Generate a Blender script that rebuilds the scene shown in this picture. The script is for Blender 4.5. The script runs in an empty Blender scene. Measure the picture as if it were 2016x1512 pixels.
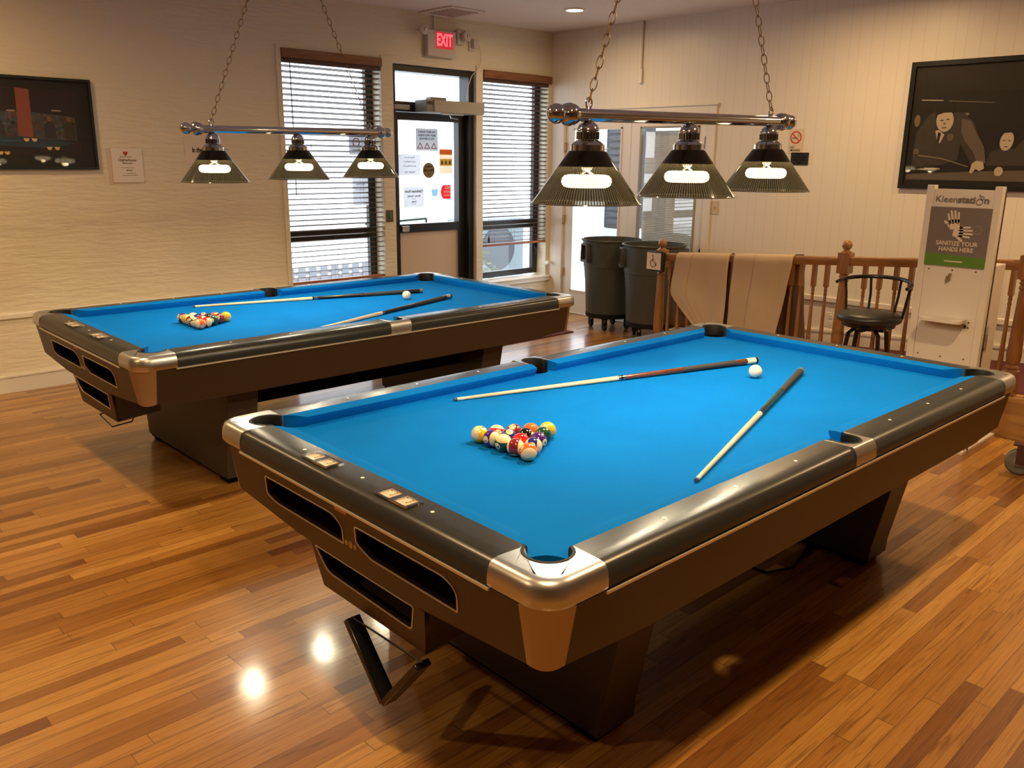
import bpy, bmesh, math, random
from mathutils import Vector, Matrix
random.seed(7)
C = bpy.context.scene.collection
SC = bpy.context.scene
PI = math.pi
R = math.radians
WY, WX, CEIL = 6.77, 7.05, 2.97          # window wall, panelled wall, ceiling height

# ------------------------------------------------------------------ camera, world, light, exposure
cam_d = bpy.data.cameras.new('camera'); cam = bpy.data.objects.new('camera', cam_d); C.objects.link(cam)
cam_d.sensor_width = 36.0; cam_d.lens = 1681.6 * 36.0 / 2016.0; cam_d.clip_start = 0.05; cam_d.clip_end = 100
fw = Vector((0.6701, 0.6982, -0.2545)).normalized(); rt = Vector((0.7235, -0.6907, 0.0105))
rt = (rt - fw * rt.dot(fw)).normalized(); up = rt.cross(fw)
M = Matrix((rt, up, -fw)).transposed().to_4x4(); M.translation = Vector((0, 0, 1.6621))
cam.matrix_world = M
SC.camera = cam
SC.view_settings.view_transform = 'Standard'; SC.view_settings.look = 'None'
SC.view_settings.gamma = 1.0; SC.view_settings.use_curve_mapping = False
SC.view_settings.exposure = 0.0
w = bpy.data.worlds.new('daylight'); SC.world = w; w.use_nodes = True
nt = w.node_tree; nt.nodes.clear()
bg = nt.nodes.new('ShaderNodeBackground'); wo = nt.nodes.new('ShaderNodeOutputWorld')
bg.inputs[0].default_value = (0.86, 0.93, 1.0, 1); bg.inputs[1].default_value = 4.5
nt.links.new(bg.outputs[0], wo.inputs[0])
WARM = (1.0, 0.655, 0.31)
CANS = [(0.85, 0.75, 46), (3.4, 0.75, 50), (5.95, 0.75, 38), (5.95, 3.1, 25), (6.105, 5.602, 13), (0.85, 3.3, 33), (0.85, 5.6, 27), (-1.7, 3.1, 40)]
LAMP_W = 15.0
def light(name, kind, loc, energy, color, **kw):
    d = bpy.data.lights.new(name, kind); d.energy = energy; d.color = color
    for k, v in kw.items(): setattr(d, k, v)
    o = bpy.data.objects.new(name, d); C.objects.link(o); o.location = loc
    return o
for i, (x, y, e) in enumerate(CANS):
    l = light('ceiling_lamp_light', 'AREA', (x, y, CEIL - 0.022), e, WARM, shape='DISK', size=0.14, spread=R(172))
def portal(loc, sx, sy, rot):
    o = light('window_portal', 'AREA', loc, 1, (1, 1, 1), shape='RECTANGLE', size=sx, size_y=sy)
    o.rotation_euler = rot; o.data.cycles.is_portal = True
portal((4.3, 7.05, 1.46), 1.0, 2.14, (-PI/2, 0, 0)); portal((5.44, 7.05, 1.6), 0.95, 1.8, (-PI/2, 0, 0))
portal((6.5, 7.05, 1.46), 0.95, 2.14, (-PI/2, 0, 0)); portal((7.25, 5.62, 1.1), 1.8, 1.9, (0, PI/2, 0))

# ------------------------------------------------------------------ materials
def new_mat(name):
    m = bpy.data.materials.new(name); m.use_nodes = True
    return m, m.node_tree, m.node_tree.nodes['Principled BSDF']
def mat(name, col, rough=0.5, metal=0.0, coat=0.0, bump=0.0, bscale=200.0, var=0.0, vscale=8.0, spec=None, alpha=None, stretch=(1, 1, 1)):
    m, t, b = new_mat(name)
    b.inputs['Base Color'].default_value = (*col, 1); b.inputs['Roughness'].default_value = rough
    b.inputs['Metallic'].default_value = metal
    if coat: b.inputs['Coat Weight'].default_value = coat; b.inputs['Coat Roughness'].default_value = 0.08
    if spec is not None: b.inputs['Specular IOR Level'].default_value = spec
    tc = t.nodes.new('ShaderNodeTexCoord'); mp = t.nodes.new('ShaderNodeMapping'); mp.inputs['Scale'].default_value = stretch
    t.links.new(tc.outputs['Object'], mp.inputs[0])
    if bump:
        n = t.nodes.new('ShaderNodeTexNoise'); n.inputs['Scale'].default_value = bscale; n.inputs['Detail'].default_value = 3
        bp = t.nodes.new('ShaderNodeBump'); bp.inputs['Strength'].default_value = bump; bp.inputs['Distance'].default_value = 0.002
        t.links.new(mp.outputs[0], n.inputs['Vector']); t.links.new(n.outputs[0], bp.inputs['Height']); t.links.new(bp.outputs[0], b.inputs['Normal'])
    if var:
        n2 = t.nodes.new('ShaderNodeTexNoise'); n2.inputs['Scale'].default_value = vscale; n2.inputs['Detail'].default_value = 4
        rp = t.nodes.new('ShaderNodeValToRGB')
        rp.color_ramp.elements[0].position = 0.3; rp.color_ramp.elements[1].position = 0.7
        rp.color_ramp.elements[0].color = (*[c * (1 - var) for c in col], 1); rp.color_ramp.elements[1].color = (*[min(1, c * (1 + var)) for c in col], 1)
        t.links.new(mp.outputs[0], n2.inputs['Vector']); t.links.new(n2.outputs[0], rp.inputs[0]); t.links.new(rp.outputs[0], b.inputs['Base Color'])
    return m
def emis(name, col, s):
    m, t, b = new_mat(name); b.inputs['Base Color'].default_value = (0, 0, 0, 1)
    b.inputs['Emission Color'].default_value = (*col, 1); b.inputs['Emission Strength'].default_value = s
    return m
def math_node(t, op, a, b=None, c=None):
    n = t.nodes.new('ShaderNodeMath'); n.operation = op
    for i, v in enumerate((a, b, c)):
        if v is None: continue
        if isinstance(v, (int, float)): n.inputs[i].default_value = v
        else: t.links.new(v, n.inputs[i])
    return n.outputs[0]
def wood_floor():
    m, t, b = new_mat('oak strip floor')
    tc = t.nodes.new('ShaderNodeTexCoord'); sp = t.nodes.new('ShaderNodeSeparateXYZ'); t.links.new(tc.outputs['Object'], sp.inputs[0])
    X, Y = sp.outputs[0], sp.outputs[1]
    W, L = 0.058, 0.85
    yr = math_node(t, 'DIVIDE', Y, W); row = math_node(t, 'FLOOR', yr); fy = math_node(t, 'FRACT', yr)
    wn = t.nodes.new('ShaderNodeTexWhiteNoise'); wn.noise_dimensions = '1D'; t.links.new(row, wn.inputs['W'])
    xo = math_node(t, 'MULTIPLY', wn.outputs['Value'], 7.3)
    # plank length differs from row to row
    ln = math_node(t, 'MULTIPLY_ADD', wn.outputs['Value'], 0.7, 0.65)
    xr = math_node(t, 'DIVIDE', math_node(t, 'ADD', X, xo), ln); pl = math_node(t, 'FLOOR', xr); fx = math_node(t, 'FRACT', xr)
    cb = t.nodes.new('ShaderNodeCombineXYZ'); t.links.new(row, cb.inputs[0]); t.links.new(pl, cb.inputs[1])
    w2 = t.nodes.new('ShaderNodeTexWhiteNoise'); w2.noise_dimensions = '2D'; t.links.new(cb.outputs[0], w2.inputs['Vector'])
    tone = t.nodes.new('ShaderNodeValToRGB'); r = tone.color_ramp
    r.elements[0].position = 0.0; r.elements[0].color = (0.18, 0.064, 0.012, 1)
    r.elements[1].position = 1.0; r.elements[1].color = (0.54, 0.285, 0.070, 1)
    for ps, cc in ((0.10, (0.26, 0.105, 0.020, 1)), (0.25, (0.36, 0.16, 0.032, 1)), (0.6, (0.42, 0.20, 0.042, 1)), (0.85, (0.47, 0.235, 0.054, 1))):
        e = r.elements.new(ps); e.color = cc
    t.links.new(w2.outputs['Value'], tone.inputs[0])
    # grain: noise stretched along the plank, shifted per plank
    gv = t.nodes.new('ShaderNodeCombineXYZ')
    t.links.new(math_node(t, 'MULTIPLY', X, 1.6), gv.inputs[0]); t.links.new(math_node(t, 'MULTIPLY', Y, 26.0), gv.inputs[1])
    t.links.new(math_node(t, 'MULTIPLY', w2.outputs['Value'], 37.0), gv.inputs[2])
    g = t.nodes.new('ShaderNodeTexNoise'); g.inputs['Scale'].default_value = 1.6; g.inputs['Detail'].default_value = 6; g.inputs['Distortion'].default_value = 1.6
    t.links.new(gv.outputs[0], g.inputs['Vector'])
    gr = t.nodes.new('ShaderNodeValToRGB'); gr.color_ramp.elements[0].position = 0.30; gr.color_ramp.elements[0].color = (0.50, 0.42, 0.34, 1)
    gr.color_ramp.elements[1].position = 0.47; gr.color_ramp.elements[1].color = (1, 1, 1, 1)
    t.links.new(g.outputs[0], gr.inputs[0])
    g2v = t.nodes.new('ShaderNodeCombineXYZ')
    t.links.new(math_node(t, 'MULTIPLY', X, 5.0), g2v.inputs[0]); t.links.new(math_node(t, 'MULTIPLY', Y, 220.0), g2v.inputs[1]); t.links.new(math_node(t, 'MULTIPLY', w2.outputs['Value'], 11.0), g2v.inputs[2])
    g2 = t.nodes.new('ShaderNodeTexNoise'); g2.inputs['Scale'].default_value = 1.2; g2.inputs['Detail'].default_value = 3; t.links.new(g2v.outputs[0], g2.inputs['Vector'])
    g2r = t.nodes.new('ShaderNodeValToRGB'); g2r.color_ramp.elements[0].position = 0.3; g2r.color_ramp.elements[0].color = (0.72, 0.68, 0.62, 1)
    g2r.color_ramp.elements[1].position = 0.62; g2r.color_ramp.elements[1].color = (1, 1, 1, 1); t.links.new(g2.outputs[0], g2r.inputs[0])
    def mul(a, b_, f=1.0):
        n = t.nodes.new('ShaderNodeMix'); n.data_type = 'RGBA'; n.blend_type = 'MULTIPLY'; n.inputs['Factor'].default_value = f
        t.links.new(a, n.inputs['A']); t.links.new(b_, n.inputs['B']); return n.outputs['Result']
    c1 = mul(mul(tone.outputs[0], gr.outputs[0], 0.85), g2r.outputs[0], 0.9)
    ey = math_node(t, 'MINIMUM', fy, math_node(t, 'SUBTRACT', 1.0, fy)); ex = math_node(t, 'MINIMUM', fx, math_node(t, 'SUBTRACT', 1.0, fx))
    gap = math_node(t, 'MAXIMUM', math_node(t, 'LESS_THAN', ey, 0.018), math_node(t, 'LESS_THAN', ex, 0.0014))
    mx = t.nodes.new('ShaderNodeMix'); mx.data_type = 'RGBA'; mx.inputs['B'].default_value = (0.09, 0.04, 0.015, 1)
    t.links.new(math_node(t, 'MULTIPLY', gap, 0.75), mx.inputs['Factor']); t.links.new(c1, mx.inputs['A'])
    t.links.new(mx.outputs['Result'], b.inputs['Base Color'])
    b.inputs['Roughness'].default_value = 0.36
    b.inputs['Coat Weight'].default_value = 0.45; b.inputs['Coat Roughness'].default_value = 0.12; b.inputs['Specular IOR Level'].default_value = 0.3
    bp = t.nodes.new('ShaderNodeBump'); bp.inputs['Strength'].default_value = 0.5; bp.inputs['Distance'].default_value = 0.0012
    un = t.nodes.new('ShaderNodeTexNoise'); un.inputs['Scale'].default_value = 5.0; t.links.new(tc.outputs['Object'], un.inputs['Vector'])
    h = math_node(t, 'ADD', math_node(t, 'MULTIPLY', gap, -1.0), math_node(t, 'MULTIPLY', un.outputs[0], 1.0))
    t.links.new(h, bp.inputs['Height']); t.links.new(bp.outputs[0], b.inputs['Normal']); t.links.new(bp.outputs[0], b.inputs['Coat Normal'])
    return m
def plaster(name, col, streaks):
    m, t, b = new_mat(name); b.inputs['Base Color'].default_value = (*col, 1); b.inputs['Roughness'].default_value = 0.42
    tc = t.nodes.new('ShaderNodeTexCoord'); mp = t.nodes.new('ShaderNodeMapping'); mp.inputs['Scale'].default_value = (1.0, 1.0, 5.5)
    t.links.new(tc.outputs['Object'], mp.inputs[0])
    n = t.nodes.new('ShaderNodeTexNoise'); n.inputs['Scale'].default_value = 7.0; n.inputs['Detail'].default_value = 3.0
    t.links.new(mp.outputs[0], n.inputs['Vector'])
    bp = t.nodes.new('ShaderNodeBump'); bp.inputs['Strength'].default_value = streaks; bp.inputs['Distance'].default_value = 0.010
    t.links.new(n.outputs[0], bp.inputs['Height']); t.links.new(bp.outputs[0], b.inputs['Normal'])
    return m
def panelling():
    m, t, b = new_mat('grooved panelling'); b.inputs['Roughness'].default_value = 0.38
    tc = t.nodes.new('ShaderNodeTexCoord'); sp = t.nodes.new('ShaderNodeSeparateXYZ'); t.links.new(tc.outputs['Object'], sp.inputs[0])
    ym = math_node(t, 'FLOORED_MODULO', sp.outputs[1], 0.4064)
    g = None
    for p in (0.02, 0.122, 0.20, 0.325):
        e = math_node(t, 'LESS_THAN', math_node(t, 'ABSOLUTE', math_node(t, 'SUBTRACT', ym, p)), 0.0016)
        g = e if g is None else math_node(t, 'MAXIMUM', g, e)
    mx = t.nodes.new('ShaderNodeMix'); mx.data_type = 'RGBA'; mx.inputs['A'].default_value = (0.80, 0.74, 0.64, 1); mx.inputs['B'].default_value = (0.66, 0.60, 0.50, 1)
    t.links.new(g, mx.inputs['Factor']); t.links.new(mx.outputs['Result'], b.inputs['Base Color'])
    bp = t.nodes.new('ShaderNodeBump'); bp.inputs['Strength'].default_value = 0.35; bp.inputs['Distance'].default_value = 0.002
    t.links.new(math_node(t, 'MULTIPLY', g, -1.0), bp.inputs['Height']); t.links.new(bp.outputs[0], b.inputs['Normal'])
    return m
def grain(name, c1, c2, rough=0.35, axis='z', scale=1.0, coat=0.0):
    m, t, b = new_mat(name); b.inputs['Roughness'].default_value = rough
    if coat: b.inputs['Coat Weight'].default_value = coat
    tc = t.nodes.new('ShaderNodeTexCoord'); mp = t.nodes.new('ShaderNodeMapping')
    s = [30 * scale] * 3; s['xyz'.index(axis)] = 2.5 * scale; mp.inputs['Scale'].default_value = s
    n = t.nodes.new('ShaderNodeTexNoise'); n.inputs['Scale'].default_value = 1.5; n.inputs['Detail'].default_value = 5; n.inputs['Distortion'].default_value = 0.8
    r = t.nodes.new('ShaderNodeValToRGB'); r.color_ramp.elements[0].position = 0.35; r.color_ramp.elements[1].position = 0.65
    r.color_ramp.elements[0].color = (*c1, 1); r.color_ramp.elements[1].color = (*c2, 1)
    t.links.new(tc.outputs['Object'], mp.inputs[0]); t.links.new(mp.outputs[0], n.inputs['Vector']); t.links.new(n.outputs[0], r.inputs[0]); t.links.new(r.outputs[0], b.inputs['Base Color'])
    return m
def shade_glass():
    m, t, b = new_mat('smoked ribbed glass')
    out = t.nodes['Material Output']; t.nodes.remove(b)
    tr = t.nodes.new('ShaderNodeBsdfTransparent'); tr.inputs[0].default_value = (0.56, 0.50, 0.42, 1)
    tl = t.nodes.new('ShaderNodeBsdfTranslucent'); df = t.nodes.new('ShaderNodeBsdfDiffuse'); gl = t.nodes.new('ShaderNodeBsdfGlossy')
    gl.inputs['Roughness'].default_value = 0.08; gl.inputs[0].default_value = (0.9, 0.9, 0.9, 1)
    # moulded ribs running down the cone
    tc = t.nodes.new('ShaderNodeTexCoord'); sp = t.nodes.new('ShaderNodeSeparateXYZ'); t.links.new(tc.outputs['Object'], sp.inputs[0])
    ang = math_node(t, 'ARCTAN2', sp.outputs[1], sp.outputs[0])
    rib = math_node(t, 'MULTIPLY_ADD', math_node(t, 'SINE', math_node(t, 'MULTIPLY', ang, 120.0)), 0.5, 0.5)
    rr = t.nodes.new('ShaderNodeValToRGB'); rr.color_ramp.elements[0].color = (0.001, 0.001, 0.001, 1); rr.color_ramp.elements[1].color = (0.020, 0.0155, 0.0075, 1)
    t.links.new(rib, rr.inputs[0]); t.links.new(rr.outputs[0], tl.inputs[0]); t.links.new(rr.outputs[0], df.inputs[0])
    bp = t.nodes.new('ShaderNodeBump'); bp.inputs['Strength'].default_value = 0.25; bp.inputs['Distance'].default_value = 0.002
    t.links.new(rib, bp.inputs['Height'])
    for n in (tl, df): t.links.new(bp.outputs[0], n.inputs['Normal'])
    def mix(a, b_, f):
        n = t.nodes.new('ShaderNodeMixShader')
        if isinstance(f, float): n.inputs[0].default_value = f
        else: t.links.new(f, n.inputs[0])
        t.links.new(a, n.inputs[1]); t.links.new(b_, n.inputs[2]); return n.outputs[0]
    lw = t.nodes.new('ShaderNodeLayerWeight'); lw.inputs[0].default_value = .5
    fo = math_node(t, 'MULTIPLY_ADD', math_node(t, 'POWER', lw.outputs['Facing'], 4.0), .55, .035)
    s1 = mix(tl.outputs[0], df.outputs[0], 0.35)
    trm = t.nodes.new('ShaderNodeMath'); trm.operation = 'MULTIPLY_ADD'; trm.inputs[1].default_value = 0.22; trm.inputs[2].default_value = 0.02
    t.links.new(rib, trm.inputs[0])
    s2 = mix(s1, tr.outputs[0], trm.outputs[0])
    t.links.new(mix(s2, gl.outputs[0], fo), out.inputs[0])
    return m
def thin_glass(name, tint=(1, 1, 1), gloss=0.06):
    m, t, b = new_mat(name); out = t.nodes['Material Output']; t.nodes.remove(b)
    tr = t.nodes.new('ShaderNodeBsdfTransparent'); tr.inputs[0].default_value = (*tint, 1)
    gl = t.nodes.new('ShaderNodeBsdfGlossy'); gl.inputs['Roughness'].default_value = 0.02
    mx = t.nodes.new('ShaderNodeMixShader'); mx.inputs[0].default_value = gloss
    t.links.new(tr.outputs[0], mx.inputs[1]); t.links.new(gl.outputs[0], mx.inputs[2]); t.links.new(mx.outputs[0], out.inputs[0])
    return m
def paper_thru(name, col):
    m, t, b = new_mat(name); out = t.nodes['Material Output']; t.nodes.remove(b)
    df = t.nodes.new('ShaderNodeBsdfDiffuse'); tl = t.nodes.new('ShaderNodeBsdfTranslucent')
    for n in (df, tl): n.inputs[0].default_value = (*col, 1)
    mx = t.nodes.new('ShaderNodeMixShader'); mx.inputs[0].default_value = 0.6
    t.links.new(df.outputs[0], mx.inputs[1]); t.links.new(tl.outputs[0], mx.inputs[2]); t.links.new(mx.outputs[0], out.inputs[0])
    return m

K = {}
K['floor'] = wood_floor(); K['wall'] = plaster('cream painted wall', (0.74, 0.665, 0.505), 0.75); K['panel'] = panelling()
K['ceil'] = mat('ceiling paint', (0.76, 0.69, 0.64), 0.75)
K['trim'] = mat('white gloss trim', (0.80, 0.74, 0.64), 0.3)
K['wdoor'] = mat('white door paint', (0.80, 0.76, 0.70), 0.3)
K['black'] = mat('black aluminium', (0.012, 0.012, 0.014), 0.35)
K['cloth'] = mat('blue cloth', (0.001, 0.152, 0.54), 0.9, bump=0.15, bscale=900, spec=0.05, var=0.05, vscale=3)
K['rail'] = mat('charcoal rail laminate', (0.026, 0.028, 0.029), 0.27, spec=0.32)
K['alu'] = mat('brushed aluminium', (0.56, 0.57, 0.58), 0.34, metal=1.0, bump=0.05, bscale=60, stretch=(1, 8, 1))
K['bronze'] = mat('satin corner metal', (0.44, 0.37, 0.29), 0.38, metal=0.85)
K['strip'] = mat('bright edge strip', (0.72, 0.66, 0.58), 0.35, metal=0.6)
K['apron'] = mat('brown laminate', (0.042, 0.0235, 0.011), 0.42, var=0.06, vscale=4)
K['leg'] = mat('dark laminate', (0.035, 0.024, 0.016), 0.5)
K['void'] = mat('black lining', (0.003, 0.003, 0.003), 0.9, spec=0.1)
K['rubber'] = mat('black rubber', (0.007, 0.007, 0.006), 0.6, spec=0.25)
K['white'] = mat('white inlay', (0.85, 0.82, 0.75), 0.3)
K['chrome'] = mat('chrome', (0.52, 0.56, 0.61), 0.09, metal=1.0)
K['chain'] = mat('antique brass chain', (0.20, 0.13, 0.06), 0.4, metal=0.9)
K['shade'] = shade_glass()
K['rimg'] = mat('glass rim', (.10, .09, .07), .1)
K['bulb'] = emis('lamp glow', (1.0, 0.88, 0.56), 60.0)
K['canem'] = emis('downlight glow', (1.0, 0.88, 0.62), 7.0)
K['oak'] = grain('golden oak', (0.23, 0.10, 0.034), (0.34, 0.165, 0.058), 0.3, 'z', coat=0.3)
K['oakY'] = grain('golden oak rail', (0.23, 0.10, 0.034), (0.34, 0.165, 0.058), 0.3, 'y', coat=0.3)
K['ledge'] = grain('oak ledge board', (0.52, 0.27, 0.09), (0.66, 0.38, 0.15), 0.35, 'y')
K['valance'] = grain('walnut stained valance', (0.17, 0.062, 0.020), (0.27, 0.11, 0.038), 0.4, 'x')
K['slat'] = grain('walnut slat', (0.085, 0.042, 0.026), (0.13, 0.065, 0.04), 0.35, 'x')
K['brail'] = grain('reddish blind rail', (0.26, 0.085, 0.030), (0.36, 0.13, 0.05), 0.4, 'x')
K['glass'] = thin_glass('window glass'); K['pglass'] = thin_glass('picture glass', (0.95, 0.95, 0.95), 0.022)
K['bin'] = mat('grey moulded plastic', (0.062, 0.068, 0.062), 0.45)
K['cover'] = mat('beige fleece backed vinyl', (0.50, 0.37, 0.24), 0.75, bump=0.3, bscale=40)
K['coverb'] = mat('brown vinyl face', (0.16, 0.085, 0.045), 0.5)
K['kiosk'] = mat('white powder coat', (0.64, 0.58, 0.52), 0.4)
K['kback'] = mat('dark edge', (0.04, 0.02, 0.015), 0.5)
K['stool'] = mat('black enamel', (0.008, 0.008, 0.008), 0.22)
K['vinyl'] = mat('black vinyl', (0.014, 0.014, 0.013), 0.38, bump=0.2, bscale=60)
K['maroon'] = mat('maroon carpet', (0.10, 0.018, 0.022), 0.95, bump=0.6, bscale=400)
K['paper'] = mat('paper', (0.78, 0.72, 0.66), 0.7)
K['ink'] = mat('black ink', (0.02, 0.02, 0.02), 0.7); K['red'] = mat('red ink', (0.55, 0.03, 0.02), 0.6)
K['tan'] = mat('tan tape', (0.48, 0.25, 0.10), 0.6)
K['frameb'] = mat('black frame', (0.010, 0.011, 0.010), 0.3)
K['mattb'] = mat('black mat board', (0.018, 0.020, 0.017), 0.6)
def C_(name, c, r=0.6):
    if name not in K: K[name] = mat(name, c, r)
    return K[name]

# ------------------------------------------------------------------ mesh helpers
def tag(o, label=None, cat=None, group=None, kind=None):
    if label: o['label'] = label
    if cat: o['category'] = cat
    if group: o['group'] = group
    if kind: o['kind'] = kind
    return o
def finish(name, me, m, parent=None, smooth=35, bevel=0.0, loc=None):
    me.name = name
    if m is not None: me.materials.append(m)
    if smooth:
        me.polygons.foreach_set('use_smooth', [True] * len(me.polygons)); me.set_sharp_from_angle(angle=R(smooth))
    o = bpy.data.objects.new(name, me); C.objects.link(o)
    if parent: o.parent = parent
    if loc: o.location = loc
    if bevel:
        b = o.modifiers.new('bevel', 'BEVEL'); b.width = bevel; b.segments = 2; b.limit_method = 'ANGLE'; b.angle_limit = R(40)
        b.harden_normals = False
    return o
class MB:
    def __init__(s): s.bm = bmesh.new()
    def box(s, a, b, M=None):
        x0, y0, z0 = a; x1, y1, z1 = b
        v = [s.bm.verts.new(p) for p in ((x0, y0, z0), (x1, y0, z0), (x1, y1, z0), (x0, y1, z0), (x0, y0, z1), (x1, y0, z1), (x1, y1, z1), (x0, y1, z1))]
        for f in ((3, 2, 1, 0), (4, 5, 6, 7), (0, 1, 5, 4), (1, 2, 6, 5), (2, 3, 7, 6), (3, 0, 4, 7)): s.bm.faces.new([v[i] for i in f])
        if M: bmesh.ops.transform(s.bm, matrix=M, verts=v)
        return s
    def rings(s, rings, cap=True, closed=True):
        V = [[s.bm.verts.new(p) for p in r] for r in rings]; n = len(V[0])
        for a, b in zip(V, V[1:]):
            for i in range(n if closed else n - 1):
                j = (i + 1) % n; s.bm.faces.new((a[i], a[j], b[j], b[i]))
        if cap: s.bm.faces.new(V[0][::-1]); s.bm.faces.new(V[-1])
        s.V = V; return s
    def lathe(s, prof, c=(0, 0, 0), n=24, axis='z', cap=True):
        rs = []
        for r, h in prof:
            ring = []
            for k in range(n):
                a = 2 * PI * k / n; u, v_ = r * math.cos(a), r * math.sin(a)
                p = {'z': (u, v_, h), 'x': (h, u, v_), 'y': (v_, h, u)}[axis]
                ring.append((p[0] + c[0], p[1] + c[1], p[2] + c[2]))
            rs.append(ring)
        s.rings(rs, cap); return s
    def tube(s, pts, r, n=8, closed=False, cap=True):
        pts = [Vector(p) for p in pts]; rr = r if isinstance(r, (list, tuple)) else [r] * len(pts)
        rs = []; m = len(pts); prev = None
        for i, p in enumerate(pts):
            if closed: d = pts[(i + 1) % m] - pts[i - 1]
            else: d = pts[min(i + 1, m - 1)] - pts[max(i - 1, 0)]
            d.normalize()
            if prev is None:
                a = Vector((0, 0, 1)) if abs(d.z) < 0.9 else Vector((1, 0, 0)); x = d.cross(a).normalized()
            else: x = (prev - d * prev.dot(d)).normalized()
            prev = x; y = d.cross(x)
            rs.append([tuple(p + (x * math.cos(2 * PI * k / n) + y * math.sin(2 * PI * k / n)) * rr[i]) for k in range(n)])
        if closed:
            V = [[s.bm.verts.new(q) for q in r_] for r_ in rs]
            for a, b in zip(V, V[1:] + V[:1]):
                for i in range(n): s.bm.faces.new((a[i], a[(i + 1) % n], b[(i + 1) % n], b[i]))
        else: s.rings(rs, cap)
        return s
    def sphere(s, c, r, seg=20, rg=12, sc=(1, 1, 1)):
        M = Matrix.Translation(c) @ Matrix.Diagonal((r * sc[0], r * sc[1], r * sc[2], 1))
        bmesh.ops.create_uvsphere(s.bm, u_segments=seg, v_segments=rg, radius=1.0, matrix=M); return s
    def prism(s, poly, z0, z1, M=None):
        a = [s.bm.verts.new((x, y, z0)) for x, y in poly]; b = [s.bm.verts.new((x, y, z1)) for x, y in poly]; n = len(poly)
        s.bm.faces.new(a[::-1]); s.bm.faces.new(b)
        for i in range(n): s.bm.faces.new((a[i], a[(i + 1) % n], b[(i + 1) % n], b[i]))
        if M: bmesh.ops.transform(s.bm, matrix=M, verts=a + b)
        return s
    def add(s, me, M=None):
        t = bmesh.new(); t.from_mesh(me)
        if M: bmesh.ops.transform(t, matrix=M, verts=t.verts)
        tm = bpy.data.meshes.new('t'); t.to_mesh(tm); t.free(); s.bm.from_mesh(tm); bpy.data.meshes.remove(tm); return s
    def build(s, name, m, parent=None, smooth=35, bevel=0.0, M=None, loc=None):
        bmesh.ops.recalc_face_normals(s.bm, faces=s.bm.faces)
        if M: bmesh.ops.transform(s.bm, matrix=M, verts=s.bm.verts)
        me = bpy.data.meshes.new(name); s.bm.to_mesh(me); s.bm.free()
        return finish(name, me, m, parent, smooth, bevel, loc)
def curve_mesh(loops, t, bev=0.0):
    cu = bpy.data.curves.new('tmpc', 'CURVE'); cu.dimensions = '2D'; cu.fill_mode = 'BOTH'; cu.extrude = t / 2; cu.bevel_depth = bev
    for lp in loops:
        sp = cu.splines.new('POLY'); sp.points.add(len(lp) - 1)
        for i, (x, y) in enumerate(lp): sp.points[i].co = (x, y, 0, 1)
        sp.use_cyclic_u = True
    o = bpy.data.objects.new('tmpo', cu); me = bpy.data.meshes.new_from_object(o); bpy.data.objects.remove(o); bpy.data.curves.remove(cu)
    return me
def text_me(s, size, bold=0.0, t=0.001, align='CENTER', sx=1.0, mirror=False, space=1.0):
    cu = bpy.data.curves.new('tmpt', 'FONT'); cu.body = s; cu.size = size; cu.extrude = t / 2; cu.offset = bold * size
    cu.align_x = align; cu.align_y = 'CENTER'; cu.space_line = space; cu.resolution_u = 3
    o = bpy.data.objects.new('tmpo', cu); me = bpy.data.meshes.new_from_object(o); bpy.data.objects.remove(o); bpy.data.curves.remove(cu)
    me.transform(Matrix.Diagonal((-sx if mirror else sx, 1, 1, 1)))
    if mirror: me.flip_normals()
    return me
def frame_M(origin, xdir, ydir):
    x = Vector(xdir).normalized(); y = Vector(ydir).normalized(); z = x.cross(y)
    M = Matrix((x, y, z)).transposed().to_4x4(); M.translation = Vector(origin); return M
def place(me, M, name, m, parent=None, smooth=0):
    me.transform(M)
    o = finish(name, me, m, parent, smooth); return o
def empty(name, loc, rz=0.0):
    o = bpy.data.objects.new(name, None); C.objects.link(o); o.location = loc; o.rotation_euler = (0, 0, rz); o.empty_display_size = 0.1
    return o
def kids(o): return list(o.children)
def dup(root, loc=None, rz=None):
    r = root.copy(); C.objects.link(r)
    if loc is not None: r.location = loc
    if rz is not None: r.rotation_euler = (0, 0, rz)
    for ch in kids(root):
        c = ch.copy(); C.objects.link(c); c.parent = r; c.matrix_parent_inverse = ch.matrix_parent_inverse
        for g in kids(ch):
            d = g.copy(); C.objects.link(d); d.parent = c; d.matrix_parent_inverse = g.matrix_parent_inverse
    return r
def rrect(x0, y0, x1, y1, r, n=5):
    pts = []
    for cx, cy, a0 in ((x1 - r, y1 - r, 0), (x0 + r, y1 - r, 90), (x0 + r, y0 + r, 180), (x1 - r, y0 + r, 270)):
        for k in range(n + 1):
            a = R(a0 + 90 * k / n); pts.append((cx + r * math.cos(a), cy + r * math.sin(a)))
    return pts
def round_poly(P, rad, n=5):
    out = []; m = len(P)
    for i in range(m):
        p0, p1, p2 = Vector(P[i - 1]), Vector(P[i]), Vector(P[(i + 1) % m]); r = rad[i] if isinstance(rad, (list, tuple)) else rad
        a = (p0 - p1).normalized(); b = (p2 - p1).normalized()
        for k in range(n + 1):
            t = k / n; q = (p1 + a * r) * (1 - t) ** 2 + p1 * 2 * t * (1 - t) + (p1 + b * r) * t * t
            out.append((q.x, q.y))
    return out
def circ(cx, cy, r, n=32): return [(cx + r * math.cos(2 * PI * k / n), cy + r * math.sin(2 * PI * k / n)) for k in range(n)]
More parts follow.
